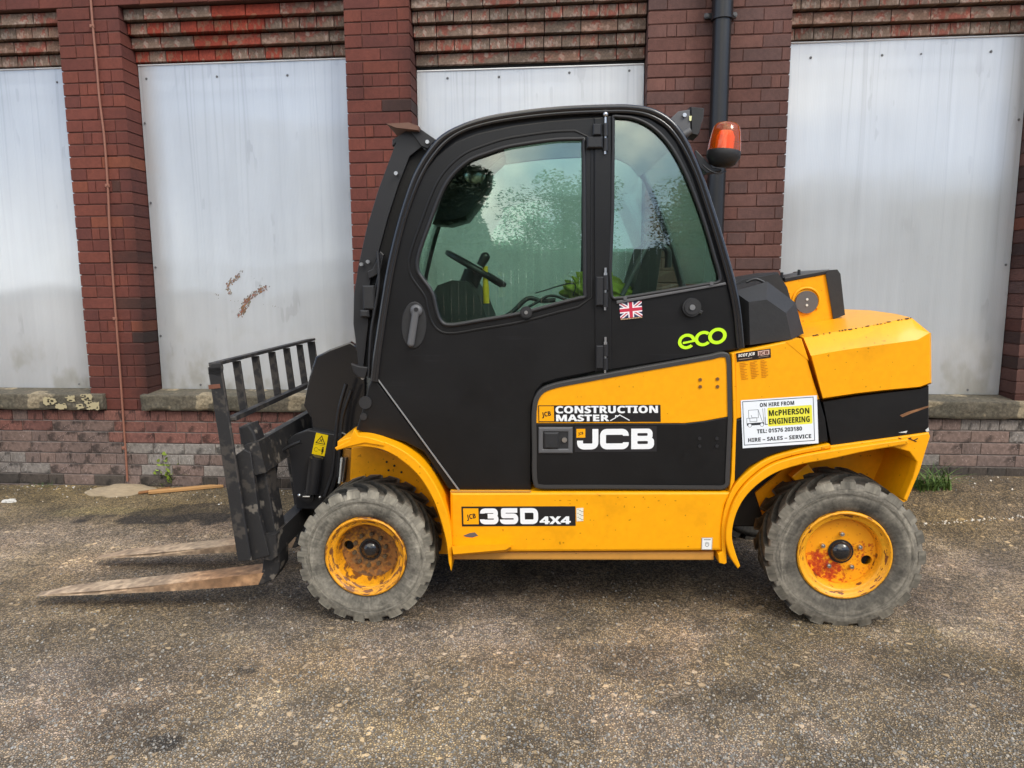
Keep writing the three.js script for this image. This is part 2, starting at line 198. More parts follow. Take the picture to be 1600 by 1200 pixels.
// ---------------------------------------------------------------- ground
const gnd = (X, Z) => {                            // height of the yard: a low bank against the wall, higher to the right
  const p = WA.loc(v3(X, 0, Z)), n = vn(X * 1.3 + 40, Z * 1.3 + 40, 999, 999, 301) - 0.5;
  return 0.19 * sst(0.95, 0.05, p.z) * sst(0.6, 3.0, p.x) + 0.012 * sst(0.7, 0.0, p.z) + 0.010 * n * sst(0.5, 1.2, Math.abs(p.z - 2)) * (Math.abs(X) < 9 ? 1 : 0);
};
{
  const xs = [-70, -40, -22, -12, -8], zs = [-70, -30, -12, -7]; for (let x = -6; x <= 6.001; x += 0.03) xs.push(x); xs.push(8, 12, 22, 40, 70); for (let z = -5.6; z <= 0.501; z += 0.03) zs.push(z); zs.push(2, 5, 10, 20, 40, 80);
  const P = [], U = [], K = [], I = [], nx = xs.length, mix = (a, b, t) => { a[0] = lerp(a[0], b[0], t); a[1] = lerp(a[1], b[1], t); a[2] = lerp(a[2], b[2], t); };
  const blob = (x, z, cx, cz, rx, rz, s) => { const d = Math.hypot((x - cx) / rx, (z - cz) / rz) + (vn(x * 7 + 90, z * 7 + 90, 999, 999, s) - 0.5) * 0.9 + (vn(x * 22 + 90, z * 22 + 90, 999, 999, s + 1) - 0.5) * 0.35; return sst(1.05, 0.75, d); };
  const damp = G(255, 812), damp2 = G(330, 800), tar = G(262, 1160), tar2 = G(385, 1048), oil = G(355, 880), w1 = G(1440, 834), w2 = G(1620, 831), w3 = G(930, 1180), wash = G(560, 1010), moss = G(1330, 1060);
  for (const z of zs) for (const x of xs) {
    P.push(x, gnd(x, z), z); U.push(x / 3, z / 3);
    const q = WA.loc(v3(x, 0, z)), n1 = vn(x * 0.9 + 50, z * 0.9 + 50, 999, 999, 311), n2 = vn(x * 3.1 + 50, z * 3.1 + 50, 999, 999, 312), n3 = vn(x * 9 + 50, z * 9 + 50, 999, 999, 313), c = [0.95, 0.86, 0.72];
    const n4 = vn(x * 26 + 50, z * 26 + 50, 999, 999, 315), f = 0.70 + 0.46 * n1 + 0.30 * (n2 - 0.5) + 0.30 * (n3 - 0.5) + 0.16 * (n4 - 0.5); for (let i = 0; i < 3; i++) c[i] *= f;
    mix(c, [0.74, 0.58, 0.43], sst(0.45, 0.75, 0.6 * n2 + 0.4 * n1) * 0.45);
    mix(c, [0.52, 0.46, 0.28], blob(x, z, moss.x, moss.z, 0.9, 0.45, 314) * 0.5);
    mix(c, [1.08, 1.0, 0.91], blob(x, z, wash.x, wash.z, 0.75, 0.22, 316) * 0.4);
    mix(c, [0.52, 0.46, 0.235], sst(0.85, 0.35, q.z + 0.3 * (n2 - 0.5)) * (x < 0 ? 0.75 : 0.45));
    mix(c, [0.48, 0.41, 0.30], sst(0.95, 0.55, q.z + 0.15 * (n3 - 0.5)) * (x > 0 ? 0.85 : 0.2));
    mix(c, [0.62, 0.58, 0.34], blob(x, z, -2.55, G(200, 800).z, 0.75, 0.07, 318) * 0.7);
    mix(c, [0.42, 0.37, 0.31], sst(0.60, 0.82, vn(x * 2.3 + 70, z * 3.1 + 70, 999, 999, 341) * 0.6 + n3 * 0.4) * 0.7 * sst(0.9, 1.6, q.z)); mix(c, [0.98, 0.84, 0.69], sst(0.58, 0.8, vn(x * 1.7 + 20, z * 2.3 + 20, 999, 999, 343) * 0.65 + n2 * 0.35) * 0.55 * sst(0.9, 1.6, q.z));
    mix(c, [0.15, 0.14, 0.13], Math.max(blob(x, z, damp.x, damp.z, 0.55, 0.15, 320), blob(x, z, damp2.x, damp2.z, 0.45, 0.14, 322) * 0.75));
    mix(c, [0.13, 0.13, 0.14], Math.max(blob(x, z, tar.x, tar.z, 0.075, 0.05, 324), blob(x, z, tar2.x, tar2.z, 0.05, 0.03, 326)) * 0.85);
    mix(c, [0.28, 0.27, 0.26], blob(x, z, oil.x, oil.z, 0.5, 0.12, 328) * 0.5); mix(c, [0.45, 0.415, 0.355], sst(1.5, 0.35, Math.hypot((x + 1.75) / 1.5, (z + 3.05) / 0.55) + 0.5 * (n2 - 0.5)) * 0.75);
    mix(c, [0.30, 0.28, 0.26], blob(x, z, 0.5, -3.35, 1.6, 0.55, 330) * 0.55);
    K.push(...c);
  }
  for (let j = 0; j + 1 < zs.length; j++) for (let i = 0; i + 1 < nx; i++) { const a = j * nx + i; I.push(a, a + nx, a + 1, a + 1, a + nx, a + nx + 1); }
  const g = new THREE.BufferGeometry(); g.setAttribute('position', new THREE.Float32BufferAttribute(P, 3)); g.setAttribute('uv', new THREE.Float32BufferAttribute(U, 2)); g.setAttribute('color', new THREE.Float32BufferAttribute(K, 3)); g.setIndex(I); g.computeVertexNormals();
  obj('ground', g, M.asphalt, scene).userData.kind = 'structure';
  // loose chippings on the surface, too many to count
  const r = rng(77), pg = new THREE.IcosahedronGeometry(1, 0), N = 26000, im = new THREE.InstancedMesh(pg, S({ color: C(1), roughness: 0.9 }), N), m4 = new THREE.Matrix4(), q = new THREE.Quaternion(), e = new THREE.Euler(), col = new THREE.Color();
  const wl = w2.clone().sub(w1);
  for (let i = 0; i < N; i++) {
    let x, z, white = false, y0 = 0;
    if (i < 70) { const t = r(); x = lerp(w1.x, w2.x, t); z = lerp(w1.z, w2.z, t) + (r() - 0.5) * 0.03; white = r() < 0.6; }
    else if (i < 74) { x = w3.x + (r() - 0.5) * 0.03; z = w3.z + r() * 0.25; white = true; }
    else if (i < 1500) { const p = WA.world(v3(-4 + 8.4 * r(), 0, 0.02 + 0.45 * r() * r())); x = p.x; z = p.z; white = r() < 0.14; }
    else { const py = 800 + 420 * Math.sqrt(r()), px = -80 + 1760 * r(), p = G(px, py); x = p.x; z = p.z; }
    const s = (white ? 0.004 : 0.0016) + 0.0042 * Math.pow(r(), 3), k = white ? 0.55 + 0.3 * r() : 0.14 + 0.26 * Math.pow(r(), 2.2), w = r();
    q.setFromEuler(e.set(r() * 6, r() * 6, r() * 6)); m4.compose(v3(x, gnd(x, z) + s * 0.05, z), q, v3(s * 1.3, s * 0.7, s)); im.setMatrixAt(i, m4); im.setColorAt(i, col.setRGB(k, k * lerp(0.84, 0.98, w), k * lerp(0.64, 0.92, w)));
  }
  im.name = 'gravel'; shadows(im); scene.add(im); tag(im, 'small loose stone chippings scattered over the rough asphalt yard', 'gravel', null, 'stuff');
}

// ---------------------------------------------------------------- the brick workshop
const CO = 0.0796, CY = 2.885, PLY = 0.575;        // course height, a bed joint, underside of the sills
const bld = thing('brick_workshop', 'old red brick workshop with brick piers, stone sills and sheeted windows', 'building', WA.o.clone(), WA.yaw);
{
  const r = rng(5), PI = [[-5.02, -4.56], [-3.03, -2.592], [-1.075, -0.643], [0.862, 1.735], [3.222, 3.66], [5.16, 5.6]];
  const WIN = [[-4.56, -3.03, 2.957], [-2.592, -1.075, 2.955], [-0.643, 0.862, 2.858], [1.735, 3.222, 2.957], [3.66, 5.16, 2.957]];
  const hid = [[650, 200], [760, 190], [880, 172], [1000, 172], [1060, 215], [1140, 400], [1150, 440], [1320, 425], [1450, 520], [1445, 660], [1200, 735], [560, 735], [500, 660], [560, 420], [610, 230]];
  const geos = {}, L = { s: 0.2255, h: 0.1085, q: 0.05 };
  const bg = (kind, dep, j) => { const k = kind + dep + j; if (!geos[k]) { const q = rng(1000 + j * 17 + Math.round(dep * 100)), g = box(1, CO - (dep < 0.2 && dep > 0.11 ? 0.0105 : 0.0078), dep, 0.003); const p = g.attributes.position, u = g.attributes.uv, ou = q() * 3, ov = q() * 3, a = q() * 0.003; for (let i = 0; i < p.count; i++) { p.setZ(i, p.getZ(i) + (p.getX(i)) * a * 1.2 - dep / 2); u.setXY(i, (p.getX(i) * 0.23 - p.getZ(i)) * 2 + ou, p.getY(i) * 2 + ov); } geos[k] = g; } return geos[k]; };
  const mats = (list, map, extra = {}) => list.map((c) => S({ color: C(...c), map, roughness: 0.88, bumpMap: bGrain, bumpScale: 0.0016, vertexColors: true, ...extra }));
  const red = mats([[0.225, 0.060, 0.040], [0.205, 0.055, 0.038], [0.245, 0.066, 0.042], [0.185, 0.050, 0.036], [0.215, 0.058, 0.040], [0.168, 0.048, 0.037]], tGrain);
  const sooty = mats([[0.10, 0.038, 0.028], [0.13, 0.042, 0.03], [0.075, 0.034, 0.028]], tGrain);
  const bright = mats([[0.30, 0.085, 0.045], [0.28, 0.078, 0.042]], tGrain);
  const brown = mats([[0.175, 0.082, 0.068], [0.15, 0.074, 0.064], [0.195, 0.086, 0.068], [0.135, 0.072, 0.064], [0.165, 0.07, 0.056]], tGrain);
  const corb = mats([[0.43, 0.34, 0.305], [0.37, 0.305, 0.275], [0.44, 0.31, 0.265], [0.32, 0.27, 0.245], [0.50, 0.41, 0.37]], tGrey), corbRed = mats([[0.40, 0.19, 0.12], [0.37, 0.16, 0.105], [0.44, 0.25, 0.19]], tLime);
  const plR = mats([[0.27, 0.115, 0.092], [0.25, 0.108, 0.09], [0.29, 0.13, 0.105], [0.235, 0.105, 0.088]], tSplat), plG = mats([[0.26, 0.18, 0.157], [0.245, 0.172, 0.152], [0.275, 0.19, 0.163], [0.23, 0.165, 0.147]], tSplat), plW = mats([[0.34, 0.30, 0.275], [0.30, 0.265, 0.245]], tSplat), plD = mats([[0.10, 0.078, 0.065], [0.085, 0.07, 0.06]], tSplat);
  const pick = (a) => a[Math.floor(r() * a.length)];
  const count = {}, rest = new Map();
  const nz = (x, y, s) => vn(x + 50, y + 50, 999, 999, s);
  function stain(x, y, name) {                       // soot, damp and lime bleeding across the courses: [r, g, b] factors
    let d = 0.72 + 0.36 * nz(x * 5, y * 2.2, 401) + 0.22 * (nz(x * 13, y * 7, 402) - 0.5) + 0.16 * (nz(x * 9, y * 1.1, 403) - 0.5), w = 0;
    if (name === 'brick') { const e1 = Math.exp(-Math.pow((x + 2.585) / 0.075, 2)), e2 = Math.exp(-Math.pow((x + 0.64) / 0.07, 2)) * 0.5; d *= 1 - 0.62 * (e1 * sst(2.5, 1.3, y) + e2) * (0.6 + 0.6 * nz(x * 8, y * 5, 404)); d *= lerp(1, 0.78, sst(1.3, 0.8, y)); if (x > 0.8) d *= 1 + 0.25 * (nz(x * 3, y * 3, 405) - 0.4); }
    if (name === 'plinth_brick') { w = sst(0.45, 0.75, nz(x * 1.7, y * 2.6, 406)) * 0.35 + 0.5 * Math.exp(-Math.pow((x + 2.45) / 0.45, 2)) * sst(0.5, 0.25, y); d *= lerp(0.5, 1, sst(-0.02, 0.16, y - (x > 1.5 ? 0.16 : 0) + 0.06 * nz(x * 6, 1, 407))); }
    return [lerp(d, 1.5, w), lerp(d, 1.65, w), lerp(d, 1.72, w)];
  }
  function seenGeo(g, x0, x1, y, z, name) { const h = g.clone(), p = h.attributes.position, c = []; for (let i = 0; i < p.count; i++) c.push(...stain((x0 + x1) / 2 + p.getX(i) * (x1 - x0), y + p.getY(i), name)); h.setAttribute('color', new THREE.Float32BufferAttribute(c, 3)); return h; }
  function brick(name, x0, x1, y, z, dep, mat) {     // y is the middle of the course; z its front
    const w = x1 - x0; if (w < 0.02) return;
    const g = bg('b', dep, Math.floor(r() * 5)), c = WA.world(v3((x0 + x1) / 2, y, z)), [px, py] = proj(c);
    const gu = seenGeo(g, x0, x1, y, z, name); const jz = (r() - 0.5) * 0.003, jy = (r() - 0.5) * 0.002, jr = (r() - 0.5) * 0.006;
    const seen = px > -25 && px < 1625 && py > -12 && py < 775 && !inside(px, py, hid) && (count[name] || 0) < 300;
    const m = new THREE.Mesh(gu, mat); m.position.set((x0 + x1) / 2, y + jy, z + jz); m.rotation.z = jr; m.scale.x = w - 0.005;
    if (seen) { count[name] = (count[name] || 0) + 1; m.name = name; shadows(m); bld.add(m); } else { m.updateMatrix(); if (!rest.has(mat)) rest.set(mat, []); rest.get(mat).push(norm(gu).clone().applyMatrix4(m.matrix)); }
  }
  function course(name, x0, x1, y, z, dep, pat, off, matf) { // pat: brick lengths repeated from x0 - off to x1
    let x = x0 - off, i = 0; while (x < x1 - 0.004) { let l = pat[i++ % pat.length] + 0.0085, a = Math.max(x, x0), b = Math.min(x + l, x1); if (x1 - b < 0.03) b = x1; brick(name, a, b, y, z, dep, matf((a + b) / 2, y)); x += l; if (b === x1) break; }
  }
  const { s, h, q } = L, PT = [[[s, s], 0], [[h, q, h, h, h, h, h, q], 0], [[s, s], 0.0], [[h, s, s, s], 0]];
  const nTop = Math.round((4.3 - CY) / CO);
  const yc = (k) => CY + (k + 0.5) * CO;
  for (let k = -29; k < nTop; k++) {                // piers, and the whole face above the corbels
    const y = yc(k), flush = y > 3.283;
    if (flush) { course('brick', -5.6, 5.8, y, 0, 0.11, k & 1 ? [s] : [h, s], k % 3 * 0.06, (x) => (x > 0.8 && x < 1.8 ? pick(brown) : x > 1.8 || x < -3.4 ? pick(r() < 0.5 ? corb : red) : pick(r() < 0.25 ? bright : red))); continue; }
    PI.forEach(([a, b], i) => { const [pat, off] = PT[mod(k, 4)], w = b - a; course('brick', a, b, y, 0, 0.2, i === 3 ? pat : w < 0.6 && (k & 1) ? [h, s, h] : w < 0.6 && mod(k, 4) === 2 ? [h, q, h, q, h] : pat, off, (x) => {
      if (i === 3) return pick(brown); const e = i < 3 ? (b - x) < 0.12 : (x - a) < 0.12, low = y < 1.2;
      if ((e && r() < (y < 2.2 ? 0.2 : 0.05)) || (low && r() < 0.2 && (x - a) < 0.12)) return pick(sooty); return r() < 0.03 ? pick(bright) : i > 3 ? pick(brown) : pick(red); }); });
  }
  WIN.forEach(([a, b, top], i) => {                 // corbelled courses stepping out over every window
    for (let k = 0; k < 6; k++) { const y = yc(k); if (y < top || y > 3.283) continue; const n = i === 2 ? 6 : 5, lv = i === 2 ? k : k - 1, z = -0.17 + 0.17 * (lv + 0.7) / n; course('corbel_brick', a + 0.002, b - 0.002, y, z, 0.17, k === 1 || k === 3 ? [h] : k & 1 ? [s, h] : [s], r() * 0.1, (x) => pick(i === 1 && y > 2.98 ? (x < -1.4 ? (r() < 0.5 ? corbRed : corb) : corb) : r() < 0.03 ? corbRed : corb)); }
  });
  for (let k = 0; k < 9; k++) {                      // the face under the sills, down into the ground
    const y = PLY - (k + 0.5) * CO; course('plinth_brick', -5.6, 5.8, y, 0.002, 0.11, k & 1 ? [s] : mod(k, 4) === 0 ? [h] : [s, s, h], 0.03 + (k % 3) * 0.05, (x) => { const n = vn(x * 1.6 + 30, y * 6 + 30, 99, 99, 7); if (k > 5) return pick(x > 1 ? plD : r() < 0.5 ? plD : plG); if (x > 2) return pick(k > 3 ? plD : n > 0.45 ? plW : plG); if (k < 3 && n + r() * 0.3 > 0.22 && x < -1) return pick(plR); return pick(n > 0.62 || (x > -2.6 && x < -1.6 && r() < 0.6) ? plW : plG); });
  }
  for (const [mat, list] of rest) { const m = obj('brickwork', list, mat, bld); m.userData.kind = 'stuff'; }
  // joints and the body of the wall behind the bricks
  const mb = []; for (const [a, b] of PI) mb.push(boxAt(b - a - 0.02, 3.283 - PLY, 0.3, (a + b) / 2, (3.283 + PLY) / 2, -0.1555, 0)); mb.push(boxAt(11.3, 1.1, 0.3, 0.1, 3.283 + 0.553, -0.1555, 0));
  obj('mortar_joint', mb, M.mortar, bld);
  obj('plinth_joint', boxAt(11.3, 1.0, 0.3, 0.1, PLY - 0.505, -0.154, 0), M.mortarPale, bld);
  for (const [a, b, top] of WIN) {
    const top2 = 3.3; obj('lintel', boxAt(b - a - 0.006, top2 - top - 0.004, 0.11, (a + b) / 2, (top2 + top) / 2, -0.235, 0), M.dark, bld);
  }
  obj('roof_slab', boxAt(11.6, 0.12, 6, 0.1, 4.46, -2.95, 0.01), M.stone, bld);
  obj('inner_wall', [boxAt(11.3, 4.2, 0.2, 0.1, 2.2, -5.6, 0), boxAt(0.2, 4.2, 5.2, -5.5, 2.2, -2.95, 0), boxAt(0.2, 4.2, 5.2, 5.6, 2.2, -2.95, 0)], M.board, bld);
  // sheeted windows
  const sheetTex = (i) => { const s = 500 + i * 20, cols = []; const q = rng(s); for (let k = 0; k < 26; k++) cols.push([q(), 0.002 + 0.006 * q(), 0.15 + 0.8 * q(), 0.03 + 0.07 * q()]); return tri((u, v) => { let k = 0.985 - 0.05 * fbm(u, v, 4, 4, s) - 0.03 * fbm(u, v, 60, 2, s + 5, 4), t = 1 - v; for (const [c, w0, l, a] of cols) { const d = Math.abs(u - c - 0.004 * Math.sin(v * 9 + c * 40)) / w0; if (d < 1 && t < l) k -= a * (1 - d) * (1 - t / l) * 0.8; } const lo = sst(0.24, 0.0, v - 0.10 * (fbm(u, v, 10, 4, s + 7) - 0.5)), bl = sst(0.45, 0.70, fbm(u, v, 9, 5, s + 9)); k -= lo * (0.04 + 0.09 * bl); const sc = sst(0.70, 0.76, fbm(u, v, 30, 3, s + 11, 12)) * sst(0.5, 0.65, fbm(u, v, 5, 3, s + 13)); k -= sc * 0.045; return [255 * k, 255 * (k - lo * bl * 0.006), 255 * (k - lo * bl * 0.03)]; }, 512); };
  const screwG = [disc(0.0055, 0.005, 0, 0, 0.005, 10), disc(0.008, 0.002, 0, 0, 0.002, 12)];
  const lab = ['leftmost window sheet, cut off by the picture edge', 'large window sheet with brown mud smears', 'narrow showing window sheet above the cab roof', 'rightmost window sheet reflecting the skyline', null];
  WIN.forEach(([a, b, top], i) => {
    const w = b - a - 0.008, bot = 0.708, cx = (a + b) / 2, ht = top - bot, g = new THREE.BoxGeometry(w, ht, 0.01, 14, 24, 1); const p = g.attributes.position, u = g.attributes.uv; for (let k = 0; k < p.count; k++) { u.setXY(k, (p.getX(k) + i * 0.37) / 0.16 * 1, p.getY(k) / 1.0); p.setZ(k, p.getZ(k) + 0.007 * (vn(p.getX(k) * 2.4 + 30 + i * 5, p.getY(k) * 1.3 + 30, 99, 99, 8) - 0.5)); } g.computeVertexNormals();
    const sm = M.sheet.clone(); sm.map = sheetTex(i); sm.map.repeat.set(0.16 / w, 1 / ht); sm.map.offset.set(0.5 - i * 0.37 / w, 0.5); const sh = obj('window_sheet', g.translate(cx, bot + ht / 2, -0.172), sm, bld, lab[i]);
    const fr = []; const fz = -0.205; fr.push(boxAt(0.07, ht, 0.03, a + 0.045, bot + ht / 2, fz, 0.003), boxAt(0.07, ht, 0.03, b - 0.045, bot + ht / 2, fz, 0.003), boxAt(w - 0.17, 0.08, 0.03, cx, top - 0.13, fz, 0.003), boxAt(w - 0.17, 0.08, 0.03, cx, bot + 0.045, fz, 0.003)); if (i === 2) fr.push(boxAt(0.055, ht - 0.3, 0.03, a + 0.74, bot + ht / 2 - 0.04, fz, 0.003));
    obj('window_frame', fr, M.white, bld);
    obj('backing_board', boxAt(w, ht - 0.075, 0.02, cx, bot + (ht - 0.075) / 2, -0.245, 0.002), i === 2 ? M.boardDim : M.board, bld);
    obj('top_bead', boxAt(w, 0.009, 0.016, cx, top + 0.002, -0.168, 0.002), M.white, bld);
    const sp = []; for (let k = 0; k < 4; k++) sp.push([a + 0.13 + k * (w - 0.26) / 3 + (r() - 0.5) * 0.22, top - (i === 2 ? 0.035 : 0.085) - r() * 0.015]); for (let k = 0; k < 4; k++) { sp.push([a + 0.022, top - 0.4 - k * 0.5 + (r() - 0.5) * 0.1]); if (k < 2) sp.push([b - 0.03, top - 0.5 - k * 0.9]); } sp.push([a + 0.3, bot + 0.03], [b - 0.2, bot + 0.03]);
    for (const [x, y] of sp) { const s = obj('screw', screwG, M.grey, sh); s.position.set(x, y, -0.167); }
  });
  { // mud on the second sheet
    const t = canvasTex(512, 512, (x, w, hh) => { x.clearRect(0, 0, w, hh); const q = rng(31); const st = (x0, y0, x1, y1, n, sz) => { for (let i = 0; i < n; i++) { const t = q(), px = lerp(x0, x1, t) + (q() - 0.5) * sz * 3, py = lerp(y0, y1, t) + (q() - 0.5) * sz * 2; x.fillStyle = `rgba(${105 + q() * 40},${75 + q() * 30},${50 + q() * 25},${0.3 + q() * 0.6})`; x.beginPath(); x.ellipse(px, py, sz * q(), sz * 0.45 * q(), -0.8, 0, 7); x.fill(); } };
      st(130, 150, 215, 85, 60, 12); st(120, 150, 140, 215, 40, 10); st(225, 70, 235, 60, 8, 9); st(200, 360, 260, 250, 110, 15); st(250, 255, 330, 190, 70, 13); st(320, 200, 400, 165, 60, 14); st(300, 100, 390, 190, 14, 8); st(40, 210, 55, 220, 6, 7); st(10, 230, 480, 300, 25, 4); });
    const p0 = W(325, 410, -0.166), p1 = W(447, 530, -0.166), g = new THREE.PlaneGeometry(p1.x - p0.x, p0.y - p1.y).translate((p0.x + p1.x) / 2, (p0.y + p1.y) / 2, -0.1662);
    obj('mud_smear', g, S({ map: t, transparent: true, roughness: 0.9, polygonOffset: true, polygonOffsetFactor: -1 }), bld);
  }
  // stone sills
  const sill = (x0, x1, seed) => { const g = new THREE.BoxGeometry(x1 - x0, 0.13, 0.25, 60, 8, 12), p = g.attributes.position, n = (x, y, s) => vn(x * 9 + 50 + seed, y * 30 + 50, 999, 999, s) - 0.5; for (let i = 0; i < p.count; i++) { let x = p.getX(i), y = p.getY(i), z = p.getZ(i); const top = y > 0.05, front = z > 0.1; if (top) y -= (z + 0.125) * 0.07; const e = (front ? 0.010 : 0) * (1 + 3 * Math.max(0, n(x * 1.4, y, 3))); if (front) z += n(x, y, 4) * 0.012 - ((y < -0.06 || top) ? e : 0); if (y < -0.06 && front) y += 0.012 * Math.max(0, n(x * 1.7, 0, 6) + 0.15); const ed = x1 - x0 - 2 * Math.abs(x); if (ed < 0.05 && front) z -= 0.012 * (1 - ed / 0.05); p.setXYZ(i, x, y, z); } const u = g.attributes.uv; for (let i = 0; i < p.count; i++) u.setXY(i, p.getX(i) * 1.5 + seed, (p.getY(i) + p.getZ(i)) * 1.5); g.computeVertexNormals(); return g.translate((x0 + x1) / 2, 0.644, -0.078); };
  obj('window_sill', sill(-4.6, -2.915, 1), M.stone, bld, 'stone sill with flaking pale paint at its right end'); obj('window_sill', sill(-2.632, -1.03, 2), M.stone, bld); obj('window_sill', sill(-0.69, 0.9, 3), M.stone, bld); obj('window_sill', sill(1.69, 4.2, 4), M.stone, bld, 'long weathered stone sill behind the rear of the forklift');
  { const t = canvasTex(512, 128, (x, w, hh) => { x.clearRect(0, 0, w, hh); const q = rng(8); x.fillStyle = 'rgb(172,160,126)'; for (const [cx, cy, n, sp] of [[60, 60, 40, 46], [160, 100, 34, 34], [250, 40, 22, 30], [330, 100, 26, 26], [400, 30, 30, 34], [450, 90, 60, 50]]) for (let i = 0; i < n; i++) { x.beginPath(); const px = cx + (q() - 0.5) * sp * 2.2, py = cy + (q() - 0.5) * sp; for (let k = 0; k < 7; k++) { const a = k / 7 * 6.28, rr = 5 + 12 * q(); x.lineTo(px + Math.cos(a) * rr * 1.5, py + Math.sin(a) * rr); } x.fill(); } x.globalCompositeOperation = 'destination-out'; for (let i = 0; i < 70; i++) { x.beginPath(); x.ellipse(q() * 512, q() * 128, 4 + 16 * q(), 3 + 9 * q(), 0, 0, 7); x.fill(); } });
    const g = new THREE.PlaneGeometry(0.42, 0.12).translate(-3.14, 0.643, 0.056); obj('paint_flake', g, S({ map: t, transparent: true, roughness: 0.8, alphaTest: 0.3 }), bld); }
}
// ---------------------------------------------------------------- things on and by the wall
const onWall = (n, l, c) => thing(n, l, c, WA.o.clone(), WA.yaw);
{
  const d = onWall('downpipe', 'black round downpipe fixed to the brown brick pier', 'downpipe'), a = W(1129, 10, 0.075), b = v3(a.x - 0.008, 0.1, 0.075), top = v3(a.x + 0.004, 4.3, 0.075);
  obj('pipe', rod(b, top, 0.055, 28), M.pipe, d);
  const k = W(1129, 14, 0.075).y; obj('socket', [rod(v3(a.x, k - 0.06, 0.075), v3(a.x, k + 0.075, 0.075), 0.063, 28), rod(v3(a.x, k - 0.064, 0.075), v3(a.x, k - 0.05, 0.075), 0.066, 28), rod(v3(a.x, k + 0.055, 0.075), v3(a.x, k + 0.072, 0.075), 0.067, 28)], M.pipe, d);
  const br = part('bracket', d), y = W(1106, 25, 0.02).y; obj('strap', [boxAt(0.19, 0.034, 0.018, a.x, y, 0.014, 0.003)], M.pipe, br); for (const s of [-1, 1]) obj('bolt', [disc(0.011, 0.01, a.x + s * 0.084, y, 0.034, 6), rod(v3(a.x + s * 0.084, y, 0.02), v3(a.x + s * 0.084, y, 0.026), 0.016, 14)], M.grey, br);
  const c = onWall('conductor_cable', 'thin copper coloured cable running down the left brick pier', 'cable');
  obj('wire', tube([[140, -40], [142, 0], [146, 50], [151, 100], [155, 150], [163, 215], [169, 300], [171, 350], [177, 440], [183, 520], [189, 600], [193, 660], [197, 715], [199, 752]].map(([x, y]) => W(x, y, 0.013)), 0.0075, 90, 8), M.copper, c);
  for (const [x, y] of [[144, 41], [168, 290], [180, 498], [194, 700]]) { const p = W(x, y, 0.013); obj('clip', [boxAt(0.03, 0.022, 0.014, p.x, p.y, 0.014, 0.003), disc(0.005, 0.004, p.x + 0.004, p.y, 0.026, 8)], M.copper, c); }
}
